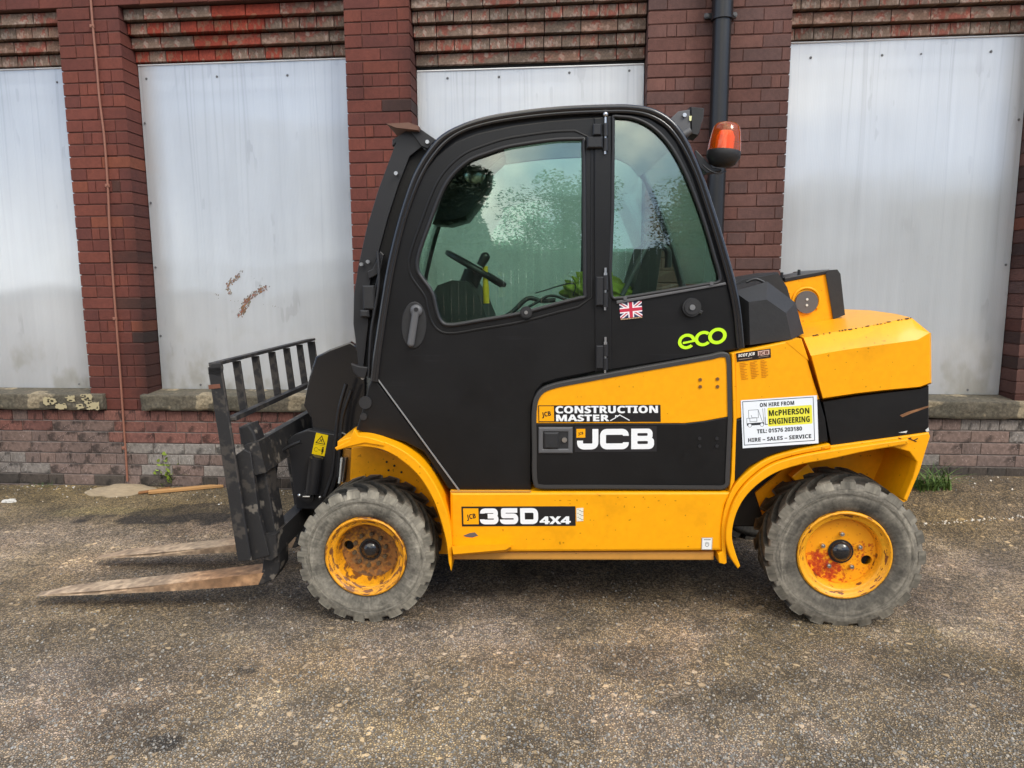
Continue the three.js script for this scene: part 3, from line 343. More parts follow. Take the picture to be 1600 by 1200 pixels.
{ // sand heap, lath, rag, weeds
  const p = G(186, 772), g = new THREE.SphereGeometry(1, 40, 14, 0, Math.PI * 2, 0, Math.PI / 2), q = g.attributes.position; for (let i = 0; i < q.count; i++) { const x = q.getX(i), y = q.getY(i), z = q.getZ(i), n = 1 + 0.35 * (vn(x * 3 + 9, z * 3 + 9, 99, 99, 5) - 0.5); q.setXYZ(i, x * n * 0.235, (1 - Math.hypot(x, z)) * 0.062 * n, z * n * 0.15); } g.computeVertexNormals();
  const s = obj('sand_pile', g, M.sand, scene); s.position.set(p.x, gnd(p.x, p.z) - 0.003, p.z - 0.04); tag(s, 'low pale heap of sand on the ground at the foot of the wall', 'sand');
  const a = G(228, 776), b = G(345, 765), l = thing('wooden_lath', 'long thin pale wooden lath lying on the ground by the sand heap', 'wood', v3((a.x + b.x) / 2, gnd(a.x, a.z) + 0.012, (a.z + b.z) / 2), -Math.atan2(b.z - a.z, b.x - a.x)), len = a.distanceTo(b);
  obj('batten', boxAt(len, 0.02, 0.045, 0.02, 0.004, 0, 0.002), M.wood, l); obj('broken_end', [boxAt(0.16, 0.012, 0.04, -len / 2 + 0.03, 0, -0.04, 0.003, 0.05), boxAt(0.1, 0.01, 0.02, -len / 2 + 0.1, 0.004, -0.055, 0.003, 0.1)], M.woodDark, l);
  const w = G(16, 785), rg = new THREE.IcosahedronGeometry(1, 3), rp = rg.attributes.position; for (let i = 0; i < rp.count; i++) { const x = rp.getX(i), y = rp.getY(i), z = rp.getZ(i), n = 0.6 + 0.9 * vn(x * 2.4 + 9, y * 2.4 + z * 3 + 9, 99, 99, 3); rp.setXYZ(i, x * n * 0.04, Math.max(0, y * n) * 0.018, z * n * 0.022); } rg.computeVertexNormals();
  const rag = obj('rag', rg, M.scrap, scene); rag.position.set(w.x, gnd(w.x, w.z), w.z); tag(rag, 'small crumpled white scrap on the ground at the far left', 'litter');
  const blade = (r, h, w, lean, az) => { const P = [], I = [], n = 4; for (let i = 0; i <= n; i++) { const t = i / n, d = lean * t * t, y = h * (t - 0.35 * lean * t * t), ww = w * (1 - t * 0.92); P.push(Math.cos(az) * d * h - Math.sin(az) * ww, y, Math.sin(az) * d * h + Math.cos(az) * ww, Math.cos(az) * d * h + Math.sin(az) * ww, y, Math.sin(az) * d * h - Math.cos(az) * ww); if (i < n) I.push(2 * i, 2 * i + 1, 2 * i + 2, 2 * i + 1, 2 * i + 3, 2 * i + 2); } const g = new THREE.BufferGeometry(); g.setAttribute('position', new THREE.Float32BufferAttribute(P, 3)); g.setIndex(I); g.computeVertexNormals(); return g; };
  function tuft(name, label, cat, px, py, n, h, spread, mats, seed) { const r = rng(seed), p = G(px, py, px > 1000 ? 0.16 : 0), o = thing(name, label, cat, v3(p.x, 0, p.z)); const byM = mats.map(() => []); for (let i = 0; i < n; i++) { const dx = (r() - 0.5) * spread * 2, dz = (r() - 0.5) * spread, g = blade(r, h * (0.4 + 0.7 * r()), h * (0.02 + 0.02 * r()), 0.3 + 1.3 * r(), r() * 6.28); byM[Math.floor(r() * mats.length)].push(g.translate(dx, gnd(p.x + dx, p.z + dz) - 0.004, dz)); } byM.forEach((l, i) => { if (l.length) obj(i ? 'leaf' : 'stem', l, mats[i], o); }); return o; }
  const G2 = PH({ color: C(0.10, 0.17, 0.03), roughness: 0.7, side: THREE.DoubleSide });
  tuft('grass_tuft', 'green grass tuft at the wall foot behind the rear wheel', 'grass', 1454, 765, 150, 0.18, 0.10, [M.grass, G2], 3);
  const wd = tuft('weed', 'spindly green weed with bright leaves growing from the wall foot', 'weed', 270, 762, 40, 0.19, 0.06, [M.grass, M.leaf], 5);
  { const r = rng(9), l = [], st = []; for (let i = 0; i < 9; i++) { const x = (r() - 0.5) * 0.2, h = 0.10 + 0.18 * r(); st.push(tube([v3(x * 0.4, 0, 0), v3(x * 0.7, h * 0.5, 0.01), v3(x, h, 0.02 * r())], 0.0015, 6, 4)); for (let k = 0; k < 7; k++) { const g = new THREE.CircleGeometry(0.010 + 0.010 * r(), 6); g.scale(1.5, 0.8, 1).rotateX(r() * 2 - 1).rotateY(r() * 3).translate(x * (0.6 + 0.4 * r()) + (r() - 0.5) * 0.025, h * (0.4 + 0.6 * r()), 0.02 + 0.015 * r()); l.push(g); } } obj('stalk', st, M.grass, wd); obj('foliage', l, M.leaf, wd); }
  tuft('moss_clump', 'low dark plant flat on the ground at the wall left of the sand', 'weed', 62, 762, 60, 0.05, 0.10, [M.grass, M.grass], 13);
  tuft('small_weed', 'small thin weed at the wall just right of the spindly one', 'weed', 290, 761, 22, 0.10, 0.04, [M.grass, G2], 23);
}
// ---------------------------------------------------------------- across the yard: what the cab glass and the window sheets reflect
{
  const f = thing('board_fence', 'tall dark board fence across the yard, seen only in reflections', 'fence', v3(0, 0, 13));
  const bgm = [0, 1, 2].map((i) => M.fence.clone()); bgm[1].color.multiplyScalar(0.75); bgm[2].color.multiplyScalar(1.3);
  const g = box(0.19, 2.3, 0.025, 0.003); for (let i = 0; i < 130; i++) { const m = obj('board', g, bgm[i * 7 % 3], f); m.position.set(-13 + i * 0.2, 1.2 + (hash(i, 1, 1) - 0.5) * 0.03, 0); }
  obj('rail', [boxAt(26, 0.09, 0.05, 0, 0.6, 0.04, 0.004), boxAt(26, 0.09, 0.05, 0, 1.9, 0.04, 0.004)], M.fence, f);
  { const P = [], I = [], n = 160, U = []; for (let i = 0; i <= n; i++) { const x = 5 + 75 * i / n, h = 5.6 * sst(5, 11, x) + 1.6 * vn(x * 0.35, 3, 999, 999, 3) + 0.9 * vn(x * 1.3, 3, 999, 999, 4) + 0.4 * vn(x * 4, 3, 999, 999, 5) + 2.6 * Math.exp(-Math.pow((x - 17) / 0.35, 2)); for (const [z, y] of [[30, 0], [33, h * 0.7], [34.5, h], [46, h * 0.8], [60, 0]]) P.push(x, y, z + vn(x, z, 999, 999, 6)); if (i < n) for (let k = 0; k < 4; k++) { const a = i * 5 + k; I.push(a, a + 1, a + 5, a + 1, a + 6, a + 5); } } const g = new THREE.BufferGeometry(); g.setAttribute('position', new THREE.Float32BufferAttribute(P, 3)); g.setIndex(I); g.computeVertexNormals(); obj('wooded_hill', g, S({ color: C(0.05, 0.065, 0.035), roughness: 1, side: THREE.DoubleSide }), scene).userData.kind = 'structure'; }
  function tree(x, z, h, w, seed, label, big = 1) {
    const r = rng(seed), t = thing('tree', label, 'tree', v3(x, 0, z), r() * 6, 'trees beyond the yard fence'), tr = [rod(v3(0, 0, 0), v3(0.1, h * 0.55, 0), 0.16, 8, 0.09)], P = [], N = Math.round((big > 1 ? 52000 : 21000) * w / 2);
    const cl = []; for (let i = 0; i < 34; i++) { const a = r() * 6.28, rr = w * Math.sqrt(r()) * 0.8, y = h * (0.35 + 0.62 * r()); cl.push([Math.cos(a) * rr * (1.25 - y / h * 0.6), y, Math.sin(a) * rr * (1.25 - y / h * 0.6), 0.22 * w + 0.25 * w * r()]); if (i < 9) tr.push(rod(v3(0.05, h * (0.3 + 0.2 * r()), 0), v3(...cl[i].slice(0, 3)), 0.05, 5, 0.015)); }
    for (let i = 0; i < N; i++) { const c = cl[Math.floor(r() * cl.length)], u = r() * 2 - 1, a = r() * 6.28, q = Math.cbrt(r()) * c[3], s = Math.sqrt(1 - u * u), x0 = c[0] + q * s * Math.cos(a), y0 = c[1] + q * u * 0.8, z0 = c[2] + q * s * Math.sin(a), l = (0.03 + 0.035 * r()) * big, b1 = r() * 6.28, e = (r() - 0.5) * 1.6, dx = Math.cos(b1) * l, dz = Math.sin(b1) * l; P.push(x0 - dx, y0, z0 - dz, x0 + dx * 0.4 - dz * 0.5, y0 + e * l, z0 + dz * 0.4 + dx * 0.5, x0 + dx, y0 + e * l * 0.5, z0 + dz, x0 - dx, y0, z0 - dz, x0 + dx, y0 + e * l * 0.5, z0 + dz, x0 + dx * 0.4 + dz * 0.5, y0 - e * l * 0.4, z0 + dz * 0.4 - dx * 0.5); }
    const gg = new THREE.BufferGeometry(); gg.setAttribute('position', new THREE.Float32BufferAttribute(P, 3)); gg.computeVertexNormals(); obj('crown', gg, M.treeLeaf, t).castShadow = true; obj('trunk', tr, M.bark, t);
  }
  tree(-6.4, 8.5, 5.4, 2.0, 41, 'tall near tree, leftmost in the cab door reflection', 1.9); tree(-3.4, 16, 5.0, 2.4, 42, 'broad tree beyond the fence, second from the left', 1.5); tree(0.4, 17, 4.6, 2.2, 43, 'rounded tree beyond the fence, opposite the cab door'); tree(5.0, 17, 4.8, 2.2, 44, 'tree beyond the fence, reflected in the rear cab glass'); tree(9.5, 18, 4.4, 2.6, 45, 'low wide tree beyond the fence on the right'); tree(-10, 18, 5.2, 2.8, 46, 'wide tree beyond the fence at the far left'); tree(14, 19, 4.6, 2.8, 47, 'spreading tree beyond the fence, rightmost of the row');
}
// ---------------------------------------------------------------- the forklift
const fl = thing('telescopic_forklift', 'yellow and black telescopic forklift truck with closed cab, parked side-on', 'forklift', TR.o.clone(), TR.yaw);
const P2 = (x, y, z) => { const p = T(x, y, z); return v2(p.x, p.y); };
const quad = (c, z) => { const g = new THREE.BufferGeometry(), p = c.map(([x, y]) => T(x, y, z)); const pos = [], uv = [], N = 4, at = (u, v) => p[0].clone().multiplyScalar((1 - u) * (1 - v)).addScaledVector(p[1], u * (1 - v)).addScaledVector(p[2], u * v).addScaledVector(p[3], (1 - u) * v); for (let j = 0; j < N; j++) for (let i = 0; i < N; i++) for (const [a, b] of [[0, 0], [0, 1], [1, 0], [1, 0], [0, 1], [1, 1]]) { const u = (i + a) / N, v = (j + b) / N, q = at(u, v); pos.push(q.x, q.y, q.z); uv.push(u, 1 - v); } g.setAttribute('position', new THREE.Float32BufferAttribute(pos, 3)); g.setAttribute('uv', new THREE.Float32BufferAttribute(uv, 2)); g.computeVertexNormals(); return g; };
const decal = (name, c, z, w, h, draw, o = {}) => obj(name, quad(c, z), S({ map: canvasTex(w, h, draw), roughness: 0.35, transparent: !!o.alpha, ...(o.alpha ? { alphaTest: 0.4 } : {}) }), o.parent || fl);
const rr = (x, a, b, w, h, r) => { x.beginPath(); x.roundRect(a, b, w, h, r); };
const wide = (x, txt, px, py, size, width, color, font = 'bold', fam = 'sans-serif') => { x.save(); x.font = `${font} ${size}px ${fam}`; x.fillStyle = color; const m = x.measureText(txt).width; x.translate(px, py); x.scale(width / m, 1); x.fillText(txt, 0, 0); x.strokeStyle = color; x.lineJoin = 'round'; x.lineWidth = size * 0.045; x.strokeText(txt, 0, 0); x.restore(); };
const ZC = -0.06;                                  // the plane of the near cab side

// --- chassis and sill
obj('chassis', [boxAt(1.9, 0.34, 0.72, 0.35, 0.50, -0.67, 0.01), boxAt(0.9, 0.25, 0.9, 0.38, 0.72, -0.62, 0.01), rod(v3(-0.633, 0.296, -0.2), v3(-0.633, 0.296, -1.1), 0.06), rod(v3(1.393, 0.308, -0.2), v3(1.393, 0.308, -1.1), 0.06), boxAt(0.22, 0.2, 0.25, -0.633, 0.31, -0.65, 0.03), boxAt(0.9, 0.5, 0.6, 1.2, 0.78, -0.62, 0.02)], M.dark, fl);
obj('sill_beam', plate([[703, 769], [1142, 769], [1133, 790], [1129, 815], [1128, 861], [795, 863], [704, 860]], -0.028, 0.16, { bevel: 0.012, seg: 3 }), M.yellow, fl);
obj('lower_rail', plate([[700, 863], [1116, 862], [1116, 876], [702, 875]], -0.05, 0.12, { bevel: 0.008, seg: 3 }), M.yellowDull, fl);
obj('step', loft([[[706, 853], [797, 850], [798, 854], [790, 859], [708, 866]], [[706, 854], [796, 851], [797, 854], [790, 860], [708, 868]], [[706, 854], [800, 852], [800, 858], [790, 863], [708, 868]]].map((s, i) => s.map(([x, y]) => { const p = T(x, y, [0.03, 0.02, -0.04][i]); return p; })), 0.3), M.yellow, fl);

// --- front mudguard
const loopTube = (l, z, r) => { const o = []; for (let i = 0; i < l.length; i++) { const a = l[i], b = l[(i + 1) % l.length], n = Math.max(1, Math.round(Math.hypot(a[0] - b[0], a[1] - b[1]) / 8)); for (let k = 0; k < n; k++) o.push(T(lerp(a[0], b[0], k / n), lerp(a[1], b[1], k / n), z)); } return new THREE.TubeGeometry(new THREE.CatmullRomCurve3(o, true, 'centripetal'), o.length * 2, r, 8, true); };
const fo = spline([[527, 690], [548, 683], [570, 682], [600, 690], [633, 706], [662, 731], [684, 765], [698, 800], [705, 835], [706, 862], [705, 893]], 5), fi = spline([[527, 703], [548, 700], [568, 698], [598, 703], [628, 720], [655, 745], [676, 779], [689, 815], [696, 842], [699, 860], [701, 880]], 5);
{
  const mg = part('front_mudguard', fl);
  obj('flange', plate([...fo, ...fi.slice().reverse()], 0.012, 0.30, { bevel: 0.004 }), M.yellow, mg);
  obj('top_lip', plate([[523, 700], [546, 688], [553, 671], [560, 681], [575, 683], [600, 691], [600, 697], [570, 692], [548, 697], [526, 704]], 0.02, 0.03, { bevel: 0.003 }), M.yellow, mg);
  obj('inner_plate', plate([[549, 700], [575, 697], [630, 715], [670, 760], [694, 830], [700, 866], [600, 866], [546, 760]], -0.285, 0.02, { bevel: 0.003 }), M.yellow, mg);
  for (const [x, y] of [[604, 722], [607, 735], [616, 728], [627, 738]]) { const p = T(x, y, -0.28); obj('bolt_hole', disc(0.005, 0.004, p.x, p.y, p.z, 8), M.dark, mg); }
}
// --- cab: front kick panel, door, pillar, rear quarter
obj('kick_panel', plate([[583, 588], [717, 767], [700, 764], [684, 738], [662, 706], [633, 691], [600, 683], [570, 676], [556, 672], [566, 640], [575, 605]], ZC - 0.004, 0.08, { bevel: 0.006 }), M.black, fl);
for (const [x, y, r] of [[571, 629, 0.027], [568, 651, 0.015]]) { const p = T(x, y, ZC); obj('plug', disc(r, 0.008, p.x, p.y, p.z + 0.004, 20), M.plastic, fl); }
const gl = [...spline([[912, 217], [870, 218], [824, 224], [790, 230], [759, 240], [736, 249], [718, 262], [703, 278], [690, 300], [670, 352], [656, 392], [652, 410], [653, 424], [661, 437], [670, 449], [677, 462], [681, 480], [686, 497], [693, 506], [705, 508], [750, 501], [813, 490], [870, 475], [914, 464]], 3)];
const dOut = [[585, 586], [594, 523], [606, 440], [618, 385], [634, 325], [655, 277], [682, 243], [712, 221], [745, 208], [800, 196], [860, 188], [941, 182], [941, 579], [930, 581], [870, 593], [848, 600], [838, 612], [831, 635], [830, 767], [719, 767]];
const shrink = (pts, d) => { let cx = 0, cy = 0; pts.forEach((p) => { cx += p[0] / pts.length; cy += p[1] / pts.length; }); return pts.map(([x, y], i) => { const a = pts[(i + pts.length - 1) % pts.length], b = pts[(i + 1) % pts.length]; let nx = b[1] - a[1], ny = a[0] - b[0]; const l = Math.hypot(nx, ny) || 1; nx /= l; ny /= l; if (nx * (x - cx) + ny * (y - cy) < 0) { nx = -nx; ny = -ny; } return [x - nx * d, y - ny * d]; }); };
{
  const dr = part('cab_door', fl);
  obj('door_panel', plate(dOut, ZC, 0.045, { bevel: 0.006, holes: [gl], seg: 3 }), M.black, dr);
  const sur = shrink(gl, -15).map(([x, y]) => [Math.min(x, 927), y]), sur2 = shrink(gl, -11).map(([x, y]) => [Math.min(x, 923), y]);
  obj('window_surround', [plate(sur, ZC + 0.0035, 0.012, { bevel: 0.003, holes: [sur2] })], M.black, dr);
  obj('window_seal', loopTube(gl, ZC + 0.002, 0.0085), M.frame, dr);
  obj('window_pane', plate(gl, ZC - 0.014, 0.005, { bevel: 0 }), M.glass, dr);
  obj('edge_strip', plate([[585.5, 588], [587.5, 587.5], [719, 767], [716, 767]], ZC + 0.004, 0.01, { bevel: 0.001 }), M.stripGrey, dr);
  const c = T(647, 508, ZC), hd = part('door_handle', fl); hd.position.set(c.x, c.y, c.z);
  const el = (a, b, n = 28) => { const o = []; for (let i = 0; i < n; i++) { const t = i / n * 6.2832; o.push(v2(Math.cos(t) * a, Math.sin(t) * b)); } return o; };
  obj('recess', [plateL(el(0.053, 0.098), 0.006, 0.012, { bevel: 0.005, holes: [el(0.045, 0.088)] }), plateL(el(0.046, 0.089), -0.004 + 0.0055, 0.004, { bevel: 0.001 })], M.plastic, hd);
  const gp = new THREE.CapsuleGeometry(0.015, 0.14, 4, 12); obj('grip', [gp.scale(1, 1, 0.7).rotateZ(-0.12).translate(0, -0.006, 0.016), new THREE.SphereGeometry(0.026, 16, 10).scale(1, 1, 0.6).translate(0.008, 0.06, 0.008)], M.grey, hd); obj('lock', disc(0.009, 0.006, 0.01, 0.066, 0.027, 14), M.frame, hd);
  hd.rotation.z = -0.06;
}
const knob = (x, y, r, z, name) => { const p = T(x, y, z), k = part(name, fl); k.position.copy(p); obj('disc', [disc(r, 0.014, 0, 0, 0.014, 28), disc(r * 0.78, 0.008, 0, 0, 0.02, 28)], M.plastic, k); obj('screw', [disc(r * 0.3, 0.006, 0, 0, 0.025, 14), disc(r * 0.14, 0.002, 0, 0, 0.0265, 8)], M.steel, k); return k; };
knob(822, 488, 0.025, ZC, 'window_fastener'); { const k = knob(1080, 480, 0.038, ZC, 'window_fastener'); obj('tab', boxAt(0.03, 0.016, 0.012, 0.03, -0.016, 0.009, 0.003, -0.5), M.plastic, k); }
const rg = spline([[958, 182], [985, 184], [1008, 192], [1030, 208], [1050, 232], [1070, 268], [1088, 312], [1104, 358], [1116, 400], [1125, 434], [1124, 440], [1100, 445], [1040, 455], [966, 466], [957, 465], [957, 330]], 3);
{
  const q = part('rear_quarter', fl), out = [[944, 181], [985, 178], [1015, 184], [1040, 200], [1058, 222], [1083, 275], [1103, 335], [1122, 400], [1137, 445], [1147, 490], [1152, 546], [1135, 549], [944, 580]];
  obj('quarter_panel', plate(out, ZC - 0.002, 0.045, { bevel: 0.005, holes: [rg], seg: 3 }), M.black, q);
  obj('window_seal', loopTube(rg, ZC + 0.002, 0.0075), M.frame, q);
  obj('window_pane', plate(rg, ZC - 0.012, 0.005, { bevel: 0 }), M.glass, q);
  obj('ledge', [plate([[963, 470], [1134, 441], [1135, 445], [964, 475]], ZC + 0.008, 0.02, { bevel: 0.003 }), ...[[977, 466], [1112, 443]].map(([x, y]) => { const p = T(x, y, ZC + 0.012); return disc(0.008, 0.01, p.x, p.y, p.z, 8); })], M.grey, q);
  obj('pillar', plate([[928, 184], [955, 181], [956, 578], [930, 582]], ZC + 0.006, 0.05, { bevel: 0.005 }), M.black, q);
}
for (const [ya, yb, big] of [[193, 236, 1], [430, 480, 0], [538, 578, 0]]) { // hinges
  const h = part('hinge', fl), z = ZC + 0.012, a = T(946, ya, z), b = T(946, yb, z), m = T(934, (ya + yb) / 2, z), hh = a.y - b.y;
  obj('leaf', big ? [boxAt(0.062, hh * 0.42, 0.03, m.x - 0.012, m.y - hh * 0.2, z, 0.005), boxAt(0.034, hh * 0.42, 0.03, m.x - 0.004, m.y + hh * 0.26, z, 0.005)] : [boxAt(0.03, hh * 0.9, 0.022, m.x + 0.008, m.y, z, 0.004)], M.frame, h);
  obj('barrel', [rod(b, v3(b.x, lerp(b.y, a.y, 0.46), b.z), 0.011, 14), rod(v3(b.x, lerp(b.y, a.y, 0.54), b.z), a, 0.011, 14)], M.frame, h);
  obj('pin', [rod(v3(a.x, b.y - 0.012, a.z), v3(a.x, a.y + 0.03, a.z), 0.005, 10), big ? new THREE.SphereGeometry(0.011, 12, 8).translate(a.x, a.y + 0.034, a.z) : rod(v3(a.x, a.y, a.z), v3(a.x, a.y + 0.01, a.z), 0.008, 10)], M.steel, h);
}
// --- roof and screens
const rim = [[583, 592], [587, 555], [592, 520], [601, 460], [612, 400], [630, 330], [651, 270], [668, 240], [690, 214], [720, 197], [760, 184], [820, 174], [880, 168], [940, 165.5], [985, 165.5], [1018, 171], [1045, 186], [1066, 211], [1090, 262], [1110, 320], [1130, 385], [1145, 440], [1153, 480], [1159, 540]];
obj('cab_frame', plate([...rim.map(([x, y]) => [x, y + 4]), [1150, 548], [941, 579], [850, 600], [720, 767]], ZC - 0.02, 0.05, { bevel: 0.003, holes: [shrink(gl, -4), shrink(rg, -3)] }), M.frame, fl);
obj('cab_rim', [tube(rim.map(([x, y]) => T(x, y + 3, ZC + 0.004)), 0.0125, 120, 10), tube(rim.map(([x, y]) => T(x + (x > 1000 ? -5 : x < 700 ? 5 : 0), y + (x > 640 && x < 1090 ? 9 : 4), ZC + 0.004)), 0.009, 120, 8)], M.blackGloss, fl);
const rimLocal = (i0, i1, dz = -0.99) => { const a = rim.slice(i0, i1).map(([x, y]) => P2(x, y + 2, ZC)); return a; };
obj('roof', ribbon(spline(rim.slice(7, 18), 4), ZC - 0.01, -1.06, -0.03), M.blackGloss, fl);
obj('windscreen', ribbon(spline(rim.slice(2, 8), 3).map(([x, y]) => [x + 4, y + 3]), ZC - 0.035, -1.02, -0.006), M.glass, fl);
obj('rear_screen', ribbon(spline(rim.slice(17, 22), 3).map(([x, y]) => [x - 4, y + 3]), ZC - 0.035, -1.02, -0.006), M.glass, fl);
{ // far side of the cab
  const a = rim.map(([x, y]) => { const p = T(x, y + 4, ZC); return v3(p.x, p.y, -1.05); }); const fs = part('far_cab_side', fl);
  obj('far_rim', tube(a, 0.02, 100, 8), M.frame, fs);
  const px = T(945, 300, ZC).x, top = T(945, 170, ZC).y; obj('far_pillar', boxAt(0.05, top - 0.6, 0.05, px, (top + 0.6) / 2, -1.05, 0.006), M.frame, fs);
  obj('far_panel', plateL([P2(590, 540, ZC), P2(583, 592, ZC), P2(620, 760, ZC), P2(1150, 760, ZC), P2(1157, 530, ZC), P2(1100, 520, ZC), P2(700, 545, ZC)], -1.03, 0.03), M.dark, fs);
  obj('far_pane', plateL([P2(604, 470, ZC), P2(590, 540, ZC), P2(700, 545, ZC), P2(1100, 520, ZC), P2(1150, 525, ZC), P2(1140, 440, ZC), P2(1105, 320, ZC), P2(1062, 215, ZC), P2(1015, 178, ZC), P2(880, 176, ZC), P2(760, 194, ZC), P2(690, 224, ZC), P2(652, 280, ZC), P2(622, 370, ZC)], -1.045, 0.005, { bevel: 0 }), M.glass, fs);
}
obj('cab_floor', [boxAt(1.1, 0.04, 0.9, 0.15, 0.66, -0.55, 0.004), plateL([P2(590, 590, ZC), P2(719, 765, ZC), P2(700, 765, ZC), P2(575, 610, ZC)], -0.12, 0.9)], M.dark, fl);
{ // inside: dash, wheel, lever, seat, mirror housing
  const z = -0.42;
  obj('dashboard', loft([[-0.2, 0], [-0.3, 0.01], [-0.75, 0.01], [-0.85, 0]].map(([zz]) => [[664, 520], [676, 470], [690, 446], [712, 438], [736, 441], [752, 462], [770, 510], [770, 540]].map(([x, y]) => { const p = T(x, y, -0.35); return v3(p.x, p.y, zz); }))), M.plastic, fl);
  const sw = part('steering_wheel', fl), c = T(744, 420, z), ce = c.clone(); sw.position.copy(ce); sw.rotation.set(0, 0, -0.52);
  obj('ring', new THREE.TorusGeometry(0.145, 0.014, 10, 40).rotateX(Math.PI / 2), M.frame, sw); obj('spoke', [rod(v3(-0.14, 0, 0), v3(0.14, -0.01, 0), 0.011), rod(v3(0, -0.01, 0), v3(0, 0, 0.14), 0.011), new THREE.CylinderGeometry(0.045, 0.03, 0.06, 18).translate(0, -0.03, 0)], M.frame, sw);
  obj('spinner_knob', [new THREE.CylinderGeometry(0.022, 0.018, 0.045, 16).translate(0.02, 0.045, 0.135), new THREE.SphereGeometry(0.022, 14, 8).translate(0.02, 0.066, 0.135)], M.frame, sw);
  obj('steering_column', rod(T(740, 425, z), T(700, 530, z), 0.045, 14), M.plastic, fl);
  obj('yellow_lever', [rod(T(758, 416, -0.3), T(759, 445, -0.3), 0.012, 12), rod(T(759, 445, -0.3), T(760, 474, -0.3), 0.014, 12)], M.lever, fl);
  const st = part('seat', fl); obj('backrest', loft([-0.34, -0.37, -0.72, -0.75].map((zz, i) => [[1003, 384], [1016, 378], [1028, 381], [1020, 440], [1004, 530], [950, 560], [962, 520]].map(([x, y]) => { const p = T(x, y, -0.5), e = i % 3 ? 1 : 0.96; return v3(0.48 + (p.x - 0.48) * e, 1.35 + (p.y - 1.35) * e, zz); }))), M.plastic, st); obj('cushion', loft([-0.32, -0.36, -0.74, -0.78].map((zz) => [[880, 540], [890, 520], [980, 515], [990, 560], [880, 565]].map(([x, y]) => { const p = T(x, y, -0.5); return v3(p.x, p.y, zz); }))), M.plastic, st); obj('head_restraint', [tube([T(1003, 455, -0.42), T(1020, 392, -0.42), T(1032, 384, -0.42), T(1043, 392, -0.42), T(1044, 418, -0.42)], 0.016, 30, 10), tube([T(1000, 455, -0.42), T(1024, 390, -0.42)], 0.022, 10, 10)], M.frame, st); obj('seat_belt', tube([T(972, 462, -0.3), T(1000, 405, -0.32), T(1012, 380, -0.36)], 0.012, 20, 6).scale(1, 1, 1), M.grey, st);
  obj('mirror_housing', [loft([-0.3, -0.34, -0.5, -0.54].map((zz, i) => [[676, 350], [690, 304], [710, 266], [742, 240], [786, 230], [790, 244], [768, 264], [766, 290], [748, 320], [730, 344], [702, 352]].map(([x, y]) => { const p = T(x, y, -0.35), e = i % 3 ? 1 : 0.88; const c0 = T(725, 300, -0.35); return v3(c0.x + (p.x - c0.x) * e, c0.y + (p.y - c0.y) * e, zz); })))], M.frame, fl); obj('mirror_glass', new THREE.SphereGeometry(0.055, 20, 12, 0, 6.3, 0, 1.1).rotateX(1.3).translate(T(742, 274, -0.3).x, T(742, 274, -0.3).y, -0.325), M.steel, fl);
  obj('cable_harness', [tube([T(776, 503, -0.14), T(800, 488, -0.14), T(826, 466, -0.15), T(845, 470, -0.16), T(868, 469, -0.16)], 0.010, 40, 8), tube([T(800, 494, -0.13), T(836, 474, -0.14), T(860, 462, -0.15), T(890, 470, -0.15)], 0.006, 30, 8), tube([T(836, 458, -0.2), T(898, 444, -0.2), T(896, 462, -0.2)], 0.003, 30, 6)], M.frame, fl);
}
obj('screen_side', plate([[640, 217], [668, 237], [651, 272], [630, 332], [612, 402], [601, 462], [592, 522], [584, 590], [566, 586], [562, 500], [574, 440], [598, 350], [622, 270]], -0.125, 0.02, { bevel: 0.002 }), M.dark, fl);
{ // hi-vis vest hung over the seat
  const g = new THREE.SphereGeometry(1, 56, 40), p = g.attributes.position, c = T(944, 456, -0.45); for (let i = 0; i < p.count; i++) { const x = p.getX(i), y = p.getY(i), z = p.getZ(i), n = 0.55 * vn(x * 2.2 + z * 2 + 20, y * 0.9 + 20, 99, 99, 5) + 0.45 * vn(x * 7 + z * 6 + 40, y * 1.5 + 20, 99, 99, 6), rg2 = Math.abs(2 * vn(x * 4 + y * 2 + 60, z * 4 + y + 60, 99, 99, 9) - 1), f = 0.62 + 0.5 * n + 0.45 * rg2; p.setXYZ(i, x * 0.15 * f - y * 0.05, y * 0.072 * (0.35 + 0.9 * n + 0.7 * rg2), z * 0.14 * f); } g.computeVertexNormals();
  const v = thing('safety_vest', 'bright yellow-green safety vest lying bundled inside the cab', 'vest', TR.world(c), TR.yaw); obj('fabric', g, M.vest, v); obj('reflective_band', new THREE.TorusGeometry(0.10, 0.012, 6, 30).scale(1.1, 1, 1).rotateY(1.2).rotateZ(0.5).translate(-0.03, 0.02, 0.06), M.silver, v);
}
